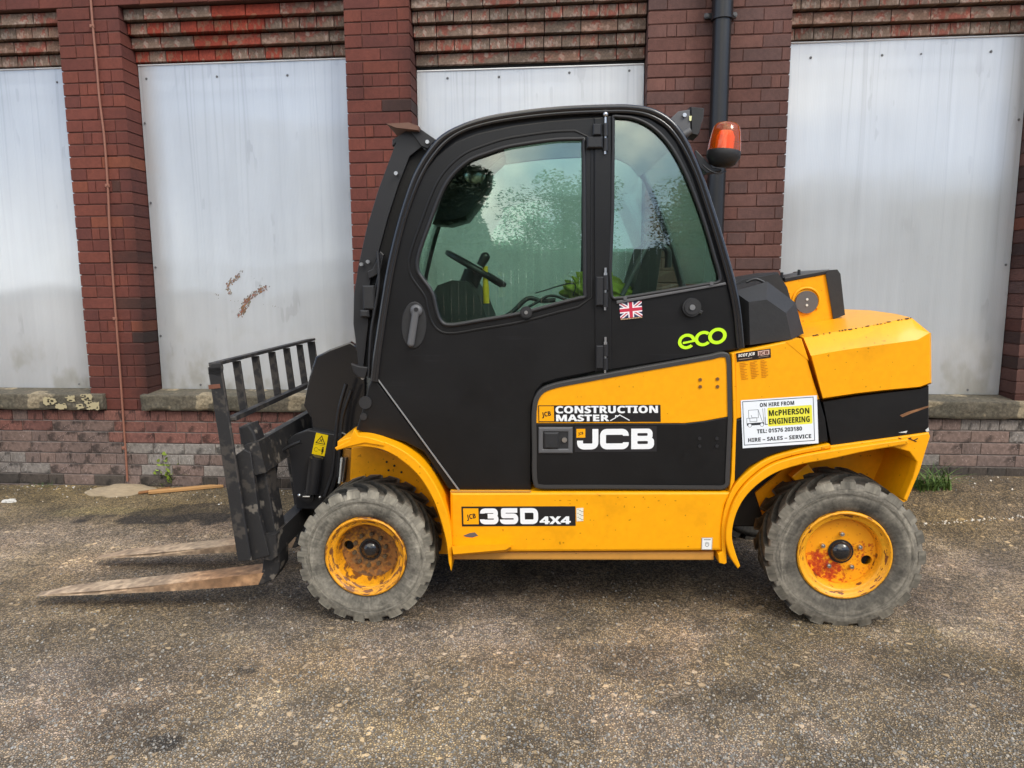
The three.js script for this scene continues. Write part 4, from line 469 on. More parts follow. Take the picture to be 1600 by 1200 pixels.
// --- windscreen guard in front
{
  const g = part('windscreen_guard', fl);
  for (const z of [-0.10, -0.98]) obj('side_plate', plate([[619, 222], [613, 228], [613, 218], [639, 202], [655, 208], [668, 222], [640, 244], [622, 290], [606, 340], [591, 395], [578, 440], [575, 510], [567, 580], [560, 574], [557, 543], [552, 506], [553, 459], [560, 415], [573, 356], [591, 297]], z, 0.05, { bevel: 0.002 }), M.frame, g);
  obj('cross_bar', [boxAt(0.04, 0.05, 0.84, T(640, 215, -0.1).x, T(640, 215, -0.1).y, -0.55, 0.004), boxAt(0.04, 0.05, 0.84, T(566, 430, -0.1).x, T(566, 430, -0.1).y, -0.55, 0.004), boxAt(0.04, 0.05, 0.84, T(560, 540, -0.1).x, T(560, 540, -0.1).y, -0.55, 0.004)], M.frame, g);
  for (const g0 of [plate([[640, 203], [655, 200], [681, 218], [668, 232], [658, 228]], -0.085, 0.012, { bevel: 0.002 }), plate([[574, 424], [582, 420], [594, 392], [600, 398], [592, 428], [576, 436]], -0.085, 0.02), plate([[548, 568], [560, 572], [575, 574], [570, 592], [560, 590], [552, 582]], -0.07, 0.03)]) obj('mount_bracket', g0, M.frame, g);
  for (const [x, y] of [[668, 222], [565, 413], [575, 409], [567, 590], [619, 271]]) { const p = T(x, y, -0.08); obj('bolt', disc(0.008, 0.014, p.x, p.y, p.z + 0.008, 10), M.steel, g); }
  obj('rusty_visor', loft([-0.05, -0.07, -0.95].map((zz) => [[605, 195], [640, 193], [656, 199], [655, 205], [620, 201]].map(([x, y]) => { const p = T(x, y, -0.07); return v3(p.x, p.y, zz); }))), S({ color: C(0.16, 0.085, 0.06), roughness: 0.8 }), g);
  obj('hose', [tube([T(590, 392, -0.075), T(592, 440, -0.07), T(580, 520, -0.07), T(576, 590, -0.075)], 0.006, 30, 8), tube([T(598, 400, -0.08), T(584, 470, -0.08), T(582, 560, -0.08)], 0.004, 30, 8)], M.frame, g);
  obj('junction_block', [boxAt(0.05, 0.10, 0.05, T(576, 465, -0.07).x, T(576, 465, -0.07).y, -0.09, 0.006), boxAt(0.036, 0.03, 0.05, T(570, 490, -0.07).x, T(570, 490, -0.07).y, -0.085, 0.006)], M.plastic, g);
}
// --- boom head, carriage, guard, forks
{
  const b = part('boom', fl), hd = [[547, 534], [515, 546], [493, 557], [483, 589], [474, 634], [485, 653], [489, 690], [468, 745], [463, 793], [500, 800], [560, 790], [570, 690], [572, 600], [565, 545]];
  obj('head_plate', [plate(hd, -0.40, 0.04, { bevel: 0.008, seg: 3 }), plate(hd, -0.78, 0.04, { bevel: 0.008 }), plate(shrink(hd, 16), -0.44, 0.34, { bevel: 0.01 })], M.blackGloss, b);
  obj('tilt_arm', plate([[449, 688], [458, 680], [480, 672], [530, 680], [530, 740], [510, 796], [463, 795], [458, 761]], -0.36, 0.05, { bevel: 0.004 }), M.frame, b);
  const p = T(481, 775, -0.33); obj('pivot_pin', [disc(0.030, 0.02, p.x, p.y, -0.32, 22), disc(0.022, 0.022, p.x, p.y, -0.312, 22)], M.frame, b); obj('lock_bar', boxAt(0.035, 0.008, 0.01, p.x + 0.002, p.y + 0.004, -0.306, 0.002), M.steel, b); for (const [x, y] of [[468, 774], [500, 777]]) { const q = T(x, y, -0.33); obj('pin_bolt', new THREE.SphereGeometry(0.009, 10, 8).translate(q.x, q.y, -0.33), M.steel, b); }
  obj('tilt_ram', [rod(T(494, 715, -0.33), T(488, 770, -0.33), 0.032, 18), rod(T(495, 716, -0.33), T(496, 713, -0.33), 0.022, 14)], M.frame, b);
  obj('hose', [tube([T(536, 690, -0.3), T(540, 680, -0.3), T(535, 676, -0.28)], 0.004, 12, 6), tube([T(530, 755, -0.3), T(534, 715, -0.3)], 0.006, 10, 8)], M.silver, b); for (const [q, ra] of [[[[541, 600], [530, 640], [524, 690], [519, 740], [508, 775]], 0.009], [[[549, 610], [536, 650], [531, 700], [528, 745]], 0.008], [[[470, 690], [448, 700], [436, 712], [430, 740], [426, 780]], 0.008]]) obj('hose', tube(q.map(([x, y]) => T(x, y, -0.30)), ra, 40, 8), M.frame, b);
  obj('ram_rod', rod(T(536, 752, -0.36), T(540, 714, -0.36), 0.012, 14), M.steel, b);
  obj('ram_body', rod(T(543, 760, -0.42), T(549, 700, -0.42), 0.04, 18), M.yellowDull, b);
  decal('warning_label', [[494, 676], [513, 680], [507, 713], [487, 709]], -0.3585, 96, 160, (x, w, h) => { x.fillStyle = '#e8c800'; x.fillRect(0, 0, w, h); x.strokeStyle = '#1c1a10'; x.lineWidth = 6; x.lineJoin = 'round'; x.beginPath(); x.moveTo(48, 16); x.lineTo(82, 72); x.lineTo(14, 72); x.closePath(); x.stroke(); x.lineWidth = 5; x.beginPath(); x.moveTo(42, 38); x.lineTo(60, 62); x.moveTo(58, 40); x.lineTo(36, 62); x.stroke(); x.lineWidth = 2; x.beginPath(); x.moveTo(6, 84); x.lineTo(90, 84); x.stroke(); x.beginPath(); x.arc(26, 122, 14, 0.6, 5.8); x.stroke(); x.fillStyle = '#1c1a10'; x.beginPath(); x.arc(74, 100, 7, 0, 7); x.fill(); x.fillRect(66, 108, 16, 26); x.fillRect(70, 132, 8, 18); x.fillRect(42, 118, 18, 5); }, { parent: b });
}
{
  const c = part('carriage', fl), end = (pts, z0, z1) => loft([z0, z0 - 0.006, z1].map((zz, i) => pts.map(([x, y]) => { const p = T(x, y, z0); return v3(p.x, p.y, zz); })));
  obj('upper_beam', end([[381, 696], [404, 690], [416, 738], [392, 744]], -0.06, -1.28), M.worn, c);
  obj('lower_beam', end([[408, 838], [431, 835], [434, 868], [424, 876], [413, 874]], -0.06, -1.28), M.worn, c);
  obj('side_plate', plate([[368, 711], [381, 702], [392, 708], [404, 800], [421, 868], [395, 876], [388, 872]], -0.05, 0.03, { bevel: 0.004 }), M.worn, c);
  obj('top_stub', plate([[373, 668], [388, 664], [397, 676], [402, 694], [380, 700]], -0.1, 0.10, { bevel: 0.008 }), M.worn, c); obj('top_stub', end([[373, 668], [390, 664], [394, 690], [377, 695]], -0.62, -0.74), M.worn, c);
  const g = part('load_guard', fl), a = T(336, 573, -0.03), b = T(383, 876, -0.03), ax = b.clone().sub(a), an = Math.atan2(ax.x, -ax.y), ln = ax.length(), rl = T(361, 655, -0.03), tl = Math.abs(rl.clone().sub(a).length());
  const bar = (w, l, d, z) => box(w, l, d, 0.004).translate(0, -l / 2, 0).rotateZ(an).translate(a.x, a.y, z);
  obj('end_bar', [bar(0.058, ln, 0.018, -0.03), plate([[325, 585], [325, 574], [331, 568], [345, 567], [347, 575], [346, 590]], -0.021, 0.018)], M.worn, g); obj('end_bar', bar(0.045, tl + 0.25, 0.018, -1.335), M.worn, g);
  for (let i = 1; i < 6; i++) obj('slat', bar(0.036, tl, 0.016, -0.03 - i * 1.305 / 6), M.worn, g);
  obj('top_rail', boxAt(0.05, 0.014, 1.32, a.x, a.y + 0.012, -0.6825, 0.004, an), M.worn, g); obj('bottom_rail', boxAt(0.04, 0.02, 1.3, rl.x, rl.y, -0.6825, 0.005, an), M.worn, g);
  { const p = T(335, 604, -0.02); obj('rust_patch', boxAt(0.05, 0.018, 0.002, p.x, p.y, -0.0195, 0.0008, an), S({ color: C(0.22, 0.085, 0.05), map: tGrain, roughness: 0.8 }), g); }
  for (const [z, dx, lab] of [[-0.10, 0, 0], [-0.55, 0, 1]]) {
    let bladeGeo; const f = part('fork', fl), zz = z, ZZ = lab ? -0.10 : -0.10, d = zz - ZZ, put = (pts) => pts.map(([x, y]) => { const p = T(x, y, -0.10); return v2(p.x, p.y); });
    obj('shank', plateL(put([[385, 712], [409, 705], [424, 790], [437, 866], [437, 890], [428, 906], [410, 914], [402, 915], [409, 893], [412, 868], [400, 800]]), zz, 0.12, { bevel: 0.006, seg: 3 }), M.worn, f);
    const bl = put([[412, 894], [404, 914.5], [352, 919], [300, 922.5], [250, 925.5], [200, 928], [150, 930.5], [90, 934], [46, 937], [90, 928.5], [150, 922.5], [200, 918], [250, 913], [300, 907.5], [352, 901]]), secs = [0, 0.008, 0.11, 0.118].map((w, i) => bl.map((p, k) => { const e = i % 3 ? 0 : 0.003, tp = k === 8 ? 0.4 : k === 7 || k === 9 ? 0.75 : 1, mid = 0.059; return v3(p.x + (k === 8 ? e : 0), p.y + (k < 1 || k > 8 ? -e : k === 8 ? 0 : e), zz - (mid + (w - mid) * tp)); }));
    { const lg = loft(secs, 0.4), lp = lg.attributes.position, col = [], x0 = bl[8].x, x1 = bl[0].x; for (let k = 0; k < lp.count; k++) { const t = (lp.getX(k) - x0) / (x1 - x0), h = sst(0.55, 0.85, t + (hash(Math.round(lp.getX(k) * 40), Math.round(lp.getZ(k) * 60), 3) - 0.5) * 0.2) * (lab ? 0.3 : 1); col.push(lerp(1.0, 0.9, h), lerp(0.98, 0.68, h), lerp(0.94, 0.50, h)); } lg.setAttribute('color', new THREE.Float32BufferAttribute(col, 3)); bladeGeo = lg; }
    obj('blade', bladeGeo, M.rustV, f, lab ? 'rusty far fork blade' : 'rusty near fork blade worn pale towards its tip');
  }
}
// --- side access panel
const pnl = [...spline([[831, 700], [831, 640], [835, 621], [846, 607], [866, 599], [900, 592]], 4), [1000, 573.5], ...spline([[1110, 554], [1128, 550], [1138, 552], [1142, 560], [1144, 600]], 4), [1145, 655], ...spline([[1141, 745], [1140, 758], [1132, 765], [1110, 766]], 4), [950, 765], ...spline([[850, 765], [836, 762], [832, 750], [831, 735]], 4)];
{
  const p = part('access_panel', fl), inn = shrink(pnl, 4), z = -0.036;
  obj('seal', plate(pnl, z + 0.004, 0.03, { bevel: 0.006, holes: [shrink(pnl, 5.5)], seg: 3 }), M.seal, p);
  const cut = (x) => x < 1070 ? 661 : 661 - (x - 1070) * (x - 1070 < 40 ? 0.09 : 0.155), up = inn.filter(([x, y]) => y < cut(x)), lo = inn.filter(([x, y]) => y > cut(x));
  const edge = [[834.5, 661.5], [950, 661.5], [1070, 661.5], [1100, 658], [1141, 650.5]];
  const si = inn.findIndex(([x, y], i) => y < cut(x) && !(inn[(i + inn.length - 1) % inn.length][1] < cut(inn[(i + inn.length - 1) % inn.length][0])));
  const rot = [...inn.slice(si), ...inn.slice(0, si)], U = rot.filter(([x, y]) => y < cut(x)), Lw = rot.filter(([x, y]) => y >= cut(x));
  obj('upper_skin', plate([...U, ...edge.slice().reverse()], z, 0.03, { bevel: 0.003 }), M.yellow, p);
  obj('lower_skin', plate([...Lw, ...edge.map(([x, y]) => [x, y + 0.4])], z - 0.0005, 0.03, { bevel: 0.003 }), M.black, p);
  for (const [x, y] of [[1094, 593], [1121, 592], [1094, 604], [1121, 604]]) { const c = T(x, y, z); obj('bolt', [disc(0.0075, 0.005, c.x, c.y, c.z + 0.004, 6)], S({ color: C(0.16, 0.07, 0.02), roughness: 0.6 }), p); }
  for (const [x, y] of [[1093, 685], [1120, 685], [1093, 697], [1120, 697]]) { const c = T(x, y, z); obj('bolt', [disc(0.0075, 0.005, c.x, c.y, c.z + 0.004, 6)], M.frame, p); }
  const l = part('latch', fl), c = T(868, 687.5, z); l.position.set(c.x, c.y, z);
  const w = 0.143, h = 0.112; obj('surround', plateL([v2(-w / 2, -h / 2), v2(w / 2, -h / 2), v2(w / 2, h / 2), v2(-w / 2, h / 2)], 0.008, 0.012, { bevel: 0.006, seg: 3, holes: [[v2(-w / 2 + .02, -h / 2 + .02), v2(w / 2 - .02, -h / 2 + .02), v2(w / 2 - .02, h / 2 - .02), v2(-w / 2 + .02, h / 2 - .02)]] }), M.grey, l); obj('dish', boxAt(w - 0.03, h - 0.03, 0.004, 0, 0, 0.0015, 0.001), M.plastic, l); obj('paddle', boxAt(0.062, 0.07, 0.014, -0.018, 0, 0.008, 0.006), M.plastic, l); obj('key_lock', [disc(0.0105, 0.008, 0.037, 0.002, 0.011, 18), boxAt(0.003, 0.011, 0.002, 0.037, 0.002, 0.0115, 0.0005)], M.steel, l);
}
// --- rear quarter body: yellow above, black below
obj('rear_body', plate([[1148, 551], [1252, 529], [1260, 556], [1272, 597], [1281, 624], [1150, 655]], -0.034, 0.2, { bevel: 0.005 }), M.yellow, fl);
obj('rear_body_facet', loft([[[1228, 534], [1251, 529.5], [1263, 563]], [[1228, 533.5], [1252, 529], [1264, 564]]].map((s, i) => s.map(([x, y]) => T(x, y, i ? -0.036 : -0.0325)))), M.yellow, fl);
obj('rear_body_lower', plate([[1150, 656], [1281, 625], [1290, 655], [1294, 690], [1240, 700], [1205, 711], [1172, 728], [1149, 752], [1147, 720]], -0.035, 0.2, { bevel: 0.004 }), M.black, fl);
obj('corner_post', plate([[1143.5, 553], [1148, 551], [1151, 655], [1148, 752], [1140, 768], [1143, 740], [1146, 655]], -0.03, 0.05, { bevel: 0.003 }), M.yellow, fl);
// --- rear wheel arch
{
  const a = part('rear_mudguard', fl);
  const o1 = spline([[1128, 862], [1128, 820], [1134, 790], [1146, 762], [1168, 738], [1200, 717], [1240, 705], [1297, 694]], 5), i1 = spline([[1136, 880], [1134, 835], [1139, 800], [1150, 772], [1172, 746], [1203, 724], [1243, 711], [1297, 701]], 5);
  obj('outer_flange', plate([[1122, 866], ...o1, ...i1.reverse(), [1132, 882], [1124, 880]], -0.022, 0.16, { bevel: 0.004 }), M.yellow, a);
  const o2 = spline([[1153, 889], [1141, 870], [1134, 840], [1140, 803], [1152, 775], [1174, 749], [1205, 727], [1245, 714], [1297, 704], [1350, 696], [1420, 686]], 5), i2 = spline([[1157, 885], [1149, 862], [1144, 838], [1149, 808], [1162, 781], [1182, 759], [1212, 739], [1252, 726], [1300, 717], [1350, 706], [1420, 694]], 5);
  obj('inner_flange', plate([...o2, ...i2.reverse()], -0.006, 0.34, { bevel: 0.005 }), M.yellow, a);
  const sk = [[1297, 697], [1380, 686], [1452, 676], [1454, 682], [1447, 704], [1438, 735], [1417, 784], [1412, 780], [1427, 745], [1433, 722], [1421, 706], [1396, 699], [1340, 703], [1297, 712]];
  obj('tail_skirt', plate(sk, -0.022, 0.05, { bevel: 0.005 }), M.yellow, a);
  obj('cavity_wall', [plate([[1180, 770], [1240, 720], [1310, 696], [1440, 688], [1433, 740], [1414, 784], [1330, 800], [1200, 830]], -0.30, 0.02, { bevel: 0 }), ribbon([[1411, 782], [1428, 745], [1434, 722], [1422, 705], [1396, 698], [1310, 704]], -0.03, -0.31, -0.01)], M.yellow, a);
  obj('hanger', plate([[1237, 745], [1262, 725], [1275, 742], [1262, 752], [1246, 757]], -0.2, 0.05), M.yellow, a);
}
// --- counterweight and band
{
  const A = [[1268, 556], [1286, 622], [1340, 614], [1385, 609], [1440, 604], [1455, 598], [1455, 520], [1436, 531], [1400, 536], [1340, 544], [1300, 550]], B = [[1257, 528], [1286, 626], [1340, 618], [1385, 613], [1440, 607], [1457, 600], [1456, 521], [1426, 496.5], [1400, 501], [1340, 513], [1300, 520]];
  const mk = (pts, zp, z, bx, dy = 0, lo = 0) => pts.map(([x, y], k) => { const p = T(x, y, zp), t = sst(1300, 1450, x); return v3(p.x + bx * t, p.y + (k > 6 || k === 0 ? dy : 0), z); });
  obj('counterweight', loft([mk(A, -0.02, -0.02, -0.006), mk(A, -0.02, -0.026, 0), mk(A.map((p, i) => [lerp(p[0], B[i][0], 0.55), lerp(p[1], B[i][1], 0.5)]), -0.045, -0.048, 0), mk(B, -0.075, -0.085, 0), mk(B, -0.075, -0.30, 0.05, 0.006), mk(B, -0.075, -0.62, 0.09, 0.01), mk(B, -0.075, -0.95, 0.05, 0.006), mk(B, -0.075, -1.2, 0), mk(A, -0.02, -1.26, 0)], 0.62), M.yellow, fl);
  const bb = [[1286, 628], [1340, 619.5], [1385, 614], [1440, 608], [1452, 603], [1452, 674], [1400, 682], [1350, 688], [1299, 696]], mb = (z, bx) => bb.map(([x, y]) => { const p = T(x, y, -0.035); return v3(p.x + bx * sst(1300, 1450, x), p.y, z); });
  const bd = part('rear_bumper_band', fl); obj('band', loft([mb(-0.033, -0.006), mb(-0.040, 0), mb(-0.3, 0.05), mb(-0.62, 0.09), mb(-0.95, 0.05), mb(-1.24, 0)], 0.4), M.black, bd);
  obj('scrape', [plate([[1406, 649], [1420, 643], [1451, 634], [1451, 636.5], [1424, 646], [1410, 652]], -0.0315, 0.003, { bevel: 0 })], M.rust2, bd); obj('scrape', [plate([[1404, 676], [1418, 673], [1416, 676.5]], -0.0315, 0.003, { bevel: 0 }), plate([[1446, 672], [1451, 668], [1452, 673], [1448, 675]], -0.0315, 0.003, { bevel: 0 })], M.silver, bd);
  // worn paint along the top edge
  const cq = rng(12), chip = []; for (let i = 0; i < 34; i++) { const t = Math.pow(cq(), 0.8), x = lerp(1262, 1424, t), y = x < 1340 ? lerp(527, 513.5, (x - 1257) / 83) : lerp(513.5, 497, (x - 1340) / 86); chip.push([x, y - 0.6 + 1.6 * cq(), 1 + 5.5 * Math.pow(cq(), 2.2), 1]); } obj('paint_chip', chip.map(([x, y, w, h], i) => { const p = T(x, y, -0.08), g = new THREE.IcosahedronGeometry(1, 1); const q = g.attributes.position; for (let k = 0; k < q.count; k++) { const n = 0.6 + 0.7 * hash(Math.round(q.getX(k) * 9), Math.round(q.getY(k) * 9 + q.getZ(k) * 31), i); q.setXYZ(k, q.getX(k) * n * w / 560, q.getY(k) * 0.0025, q.getZ(k) * n * 0.007); } return g.rotateZ(0.15).translate(p.x, p.y + 0.001, -0.086); }), S({ color: C(0.10, 0.055, 0.03), roughness: 0.9 }), fl);
  const sc = [[1404, 684, 1412, 688], [1410, 687, 1424, 684], [1420, 685, 1432, 690], [1428, 688, 1434, 685]]; obj('paint_scratch', sc.map(([x0, y0, x1, y1]) => rod(T(x0, y0, -0.021), T(x1, y1, -0.021), 0.0022, 5)), S({ color: C(0.06, 0.02, 0.01), roughness: 0.9 }), fl);
}
// --- engine cowls and filler box
{
  const c = part('air_cowl', fl), A = (l, z) => l.map(([x, y]) => T(x, y, z));
  obj('cowl', loft([[[1170, 472], [1198, 468], [1228, 489], [1237, 530], [1172, 539]], [[1146, 455], [1199, 440], [1243, 473], [1256, 521], [1150, 540]]].map((l, i) => A(l, i ? -0.13 : -0.06)).concat([[[1146, 455], [1199, 440], [1243, 473], [1256, 521], [1150, 540]].map(([x, y]) => { const p = T(x, y, -0.13); return v3(p.x, p.y, -0.4); })]), 0.2), M.plastic, c);
  obj('rear_cowl', loft([-0.42, -0.44, -0.75].map((zz, i) => [[1146, 442], [1164, 434], [1217, 425], [1230, 446], [1246, 500], [1150, 505]].map(([x, y]) => { const p = T(x, y, -0.42), e = i ? 0 : 0.008; return v3(p.x, p.y - e, zz); })), 0.3), M.plastic, c);
  const f = part('filler_box', fl), z = -0.5; obj('face_plate', plate([[1222, 441], [1291, 428], [1303, 498], [1245, 512]], z, 0.02, { bevel: 0.003 }), M.yellow, f);
  obj('hood_edge', loft([-0.49, -0.50, -0.95].map((zz, i) => [[1291, 427.5], [1297, 422], [1309, 421], [1314, 428], [1321, 492], [1303, 499]].map(([x, y]) => { const p = T(x, y, -0.49); return v3(p.x - (i ? 0 : 0.002), p.y, zz); }))), M.plastic, f);
  obj('top_strip', [plate([[1226, 434], [1296, 421], [1300, 425], [1291, 428.5], [1226, 441]], -0.495, 0.3), ...[[1224, 428], [1251, 424]].map(([x, y]) => { const p = T(x, y, -0.5); return rod(v3(p.x, p.y - 0.02, -0.52), v3(p.x, p.y + 0.008, -0.52), 0.007, 8); })], M.frame, f);
  const p = T(1259, 472, z); obj('ring', new THREE.TorusGeometry(0.062, 0.006, 8, 30, 4.2).rotateZ(-0.6).translate(p.x, p.y + 0.004, z + 0.002), M.yellow, f); const cap = obj('filler_cap', disc(0.052, 0.016, p.x, p.y, z + 0.014, 26), M.grey, f); obj('rivet', [disc(0.006, 0.004, p.x, p.y + 0.013, z + 0.017, 8), disc(0.006, 0.004, p.x, p.y - 0.014, z + 0.017, 8)], M.silver, f);
  obj('hinge_bar', tube([T(1166, 441, -0.15), T(1180, 436, -0.15), T(1194, 441, -0.15)], 0.006, 14, 8), M.frame, c);
}
// --- lamps on the cab
{
  const w = part('work_light', fl), z = -0.12; obj('lamp_body', loft([-0.1, -0.11, -0.2, -0.21].map((zz, i) => [[1079, 166], [1101, 168], [1100, 184], [1094, 208], [1091, 212], [1080, 210]].map(([x, y]) => { const p = T(x, y, -0.1), e = i % 3 ? 0 : 0.004; return v3(p.x + (x < 1085 ? e : -e), p.y + (y < 180 ? -e : e), zz); }))), M.plastic, w);
  obj('lamp_bracket', [plate([[1047, 186], [1060, 174], [1078, 171], [1079, 204], [1067, 215], [1060, 205]], -0.10, 0.012, { bevel: 0.002 }), rod(T(1064, 213, -0.09), T(1079, 204, -0.09), 0.014, 14)], M.grey, w); const p = T(1069.5, 180, -0.095); obj('bolt', disc(0.008, 0.008, p.x, p.y, p.z + 0.006, 10), M.steel, w);
  obj('label_tab', plate([[1077, 181], [1081, 181], [1080, 189], [1077, 188]], -0.094, 0.004, { bevel: 0 }), S({ color: C(0.75, 0.75, 0.4), roughness: 0.5 }), w);
  const b = part('beacon', fl), zb = -0.2, cb = T(1131, 237, zb), k = T(1132, 237, zb).x - T(1131, 237, zb).x, pr = (l) => l.map(([r, y]) => v2(r * k, y * k)); b.position.copy(cb); b.rotation.z = -0.09;
  obj('lens', new THREE.LatheGeometry(pr([[25.5, 0], [24.6, 12], [22.4, 28], [20, 37], [16, 42], [9, 44.2], [0.01, 44.6]]), 40), M.lens, b);
  obj('reflector', new THREE.LatheGeometry(pr([[14, 2], [14, 22], [10, 31], [0.01, 33]]), 20), M.lensIn, b);
  obj('beacon_base', new THREE.LatheGeometry(pr([[0.01, -23], [14, -22], [20, -19], [26, -9], [26.2, 0], [24, 1.5], [0.01, 1.6]]), 40), M.plastic, b);
  obj('beacon_bracket', [plate([[1084, 238], [1088, 234], [1114, 262], [1128, 264], [1128, 267], [1104, 271], [1094, 262]], -0.2, 0.06, { bevel: 0.003 }), tube([T(1098, 258, -0.17), T(1108, 266, -0.16), T(1122, 271, -0.17), T(1134, 268, -0.2)], 0.0035, 20, 6)], M.frame, fl);
}
// --- stickers and lettering
const Y = '#f5a800', K = '#1d1c1e', WH = '#eceef0';
const mono = (x, cx, cy, s) => { x.save(); x.translate(cx, cy); x.rotate(-0.16); x.fillStyle = K; wide(x, 'JCB', -s * 0.5, s * 0.26, s * 0.72, s, K); x.restore(); };
decal('model_badge', [[841, 633.5], [1032, 632.5], [1032.5, 659], [841.5, 659.5]], -0.0345, 1024, 142, (x, w, h) => { x.fillStyle = K; x.fillRect(0, 0, w, h); x.fillStyle = Y; x.fillRect(7, 7, 124, h - 14); mono(x, 69, 74, 74); wide(x, 'CONSTRUCTION', 140, 66, 80, 870, WH); wide(x, 'MASTER', 140, 134, 74, 450, WH); x.strokeStyle = WH; x.lineWidth = 8; x.beginPath(); x.moveTo(602, 132); x.lineTo(648, 106); x.lineTo(648, 90); x.lineTo(660, 90); x.lineTo(660, 98); x.lineTo(682, 84); x.lineTo(764, 130); x.stroke(); });
decal('maker_badge', [[898, 666.5], [1026, 665.5], [1026, 705.5], [898, 706.5]], -0.0345, 768, 240, (x, w, h) => { x.fillStyle = '#252427'; x.fillRect(0, 0, w, h); x.fillStyle = Y; x.fillRect(16, 22, 84, 82); mono(x, 58, 64, 46);
  x.fillStyle = WH; x.strokeStyle = WH; x.lineWidth = 56; x.lineJoin = 'round'; x.beginPath(); x.moveTo(194, 24); x.lineTo(194, 150); x.quadraticCurveTo(194, 188, 150, 188); x.lineTo(92, 188); x.quadraticCurveTo(50, 188, 50, 150); x.lineTo(50, 132); x.stroke();
  x.beginPath(); x.moveTo(480, 90); x.quadraticCurveTo(480, 52, 440, 52); x.lineTo(306, 52); x.quadraticCurveTo(266, 52, 266, 92); x.lineTo(266, 148); x.quadraticCurveTo(266, 188, 306, 188); x.lineTo(440, 188); x.quadraticCurveTo(480, 188, 480, 150); x.stroke();
  rr(x, 530, 24, 200, 102, [0, 44, 34, 0]); x.fill(); rr(x, 530, 108, 214, 108, [0, 34, 48, 0]); x.fill(); x.fillStyle = '#252427'; rr(x, 588, 66, 96, 26, 10); x.fill(); rr(x, 588, 140, 98, 28, 10); x.fill(); });
decal('capacity_badge', [[721, 791.5], [899, 791], [899.5, 821.5], [722, 822.5]], -0.0265, 1024, 176, (x, w, h) => { x.fillStyle = K; x.fillRect(0, 0, w, h); x.fillStyle = Y; x.fillRect(14, 16, 138, h - 34); mono(x, 88, 88, 80);
  x.strokeStyle = WH; x.lineWidth = 42; x.lineJoin = 'round'; const Bx = (a, f) => { x.beginPath(); f(a); x.stroke(); }; Bx(172, (a) => { x.moveTo(a + 14, 62); x.quadraticCurveTo(a + 14, 38, a + 44, 38); x.lineTo(a + 112, 38); x.quadraticCurveTo(a + 134, 38, a + 134, 60); x.quadraticCurveTo(a + 134, 86, a + 108, 86); x.lineTo(a + 62, 86); x.moveTo(a + 108, 86); x.quadraticCurveTo(a + 138, 86, a + 138, 112); x.quadraticCurveTo(a + 138, 138, a + 112, 138); x.lineTo(a + 40, 138); x.quadraticCurveTo(a + 12, 138, a + 12, 114); });
  Bx(352, (a) => { x.moveTo(a + 150, 36); x.lineTo(a + 24, 36); x.lineTo(a + 24, 84); x.lineTo(a + 112, 84); x.quadraticCurveTo(a + 136, 84, a + 136, 110); x.quadraticCurveTo(a + 136, 138, a + 112, 138); x.lineTo(a + 40, 138); x.quadraticCurveTo(a + 12, 138, a + 12, 116); }); Bx(522, (a) => { x.moveTo(a + 26, 16); x.lineTo(a + 26, 138); x.lineTo(a + 112, 138); x.quadraticCurveTo(a + 146, 138, a + 146, 104); x.lineTo(a + 146, 72); x.quadraticCurveTo(a + 146, 36, a + 112, 36); x.lineTo(a + 26, 36); }); wide(x, '4X4', 704, 158, 92, 276, WH); });
decal('bar_label', [[900.5, 794], [911.5, 793.5], [911.5, 814], [901, 814.5]], -0.0265, 64, 128, (x, w, h) => { x.fillStyle = '#e6e2d0'; x.fillRect(0, 0, w, h); x.fillStyle = '#8a8878'; for (let i = 0; i < 9; i++) x.fillRect(8 + (i % 3) * 16, 8 + i * 13, 12 + (i * 7 % 20), 6); });
decal('small_label', [[1096.5, 840], [1113.5, 840], [1112.5, 859], [1096, 859]], -0.0255, 96, 110, (x, w, h) => { x.fillStyle = '#e9e9e6'; x.fillRect(0, 0, w, h); x.strokeStyle = '#44443f'; x.lineWidth = 3; x.strokeRect(3, 3, w - 6, h - 6); x.fillStyle = '#55554f'; x.fillRect(18, 16, 62, 6); x.lineWidth = 4; x.beginPath(); x.moveTo(34, 44); x.lineTo(34, 70); x.quadraticCurveTo(48, 92, 64, 70); x.lineTo(64, 44); x.moveTo(44, 40); x.lineTo(44, 62); x.moveTo(54, 40); x.lineTo(54, 62); x.stroke(); });
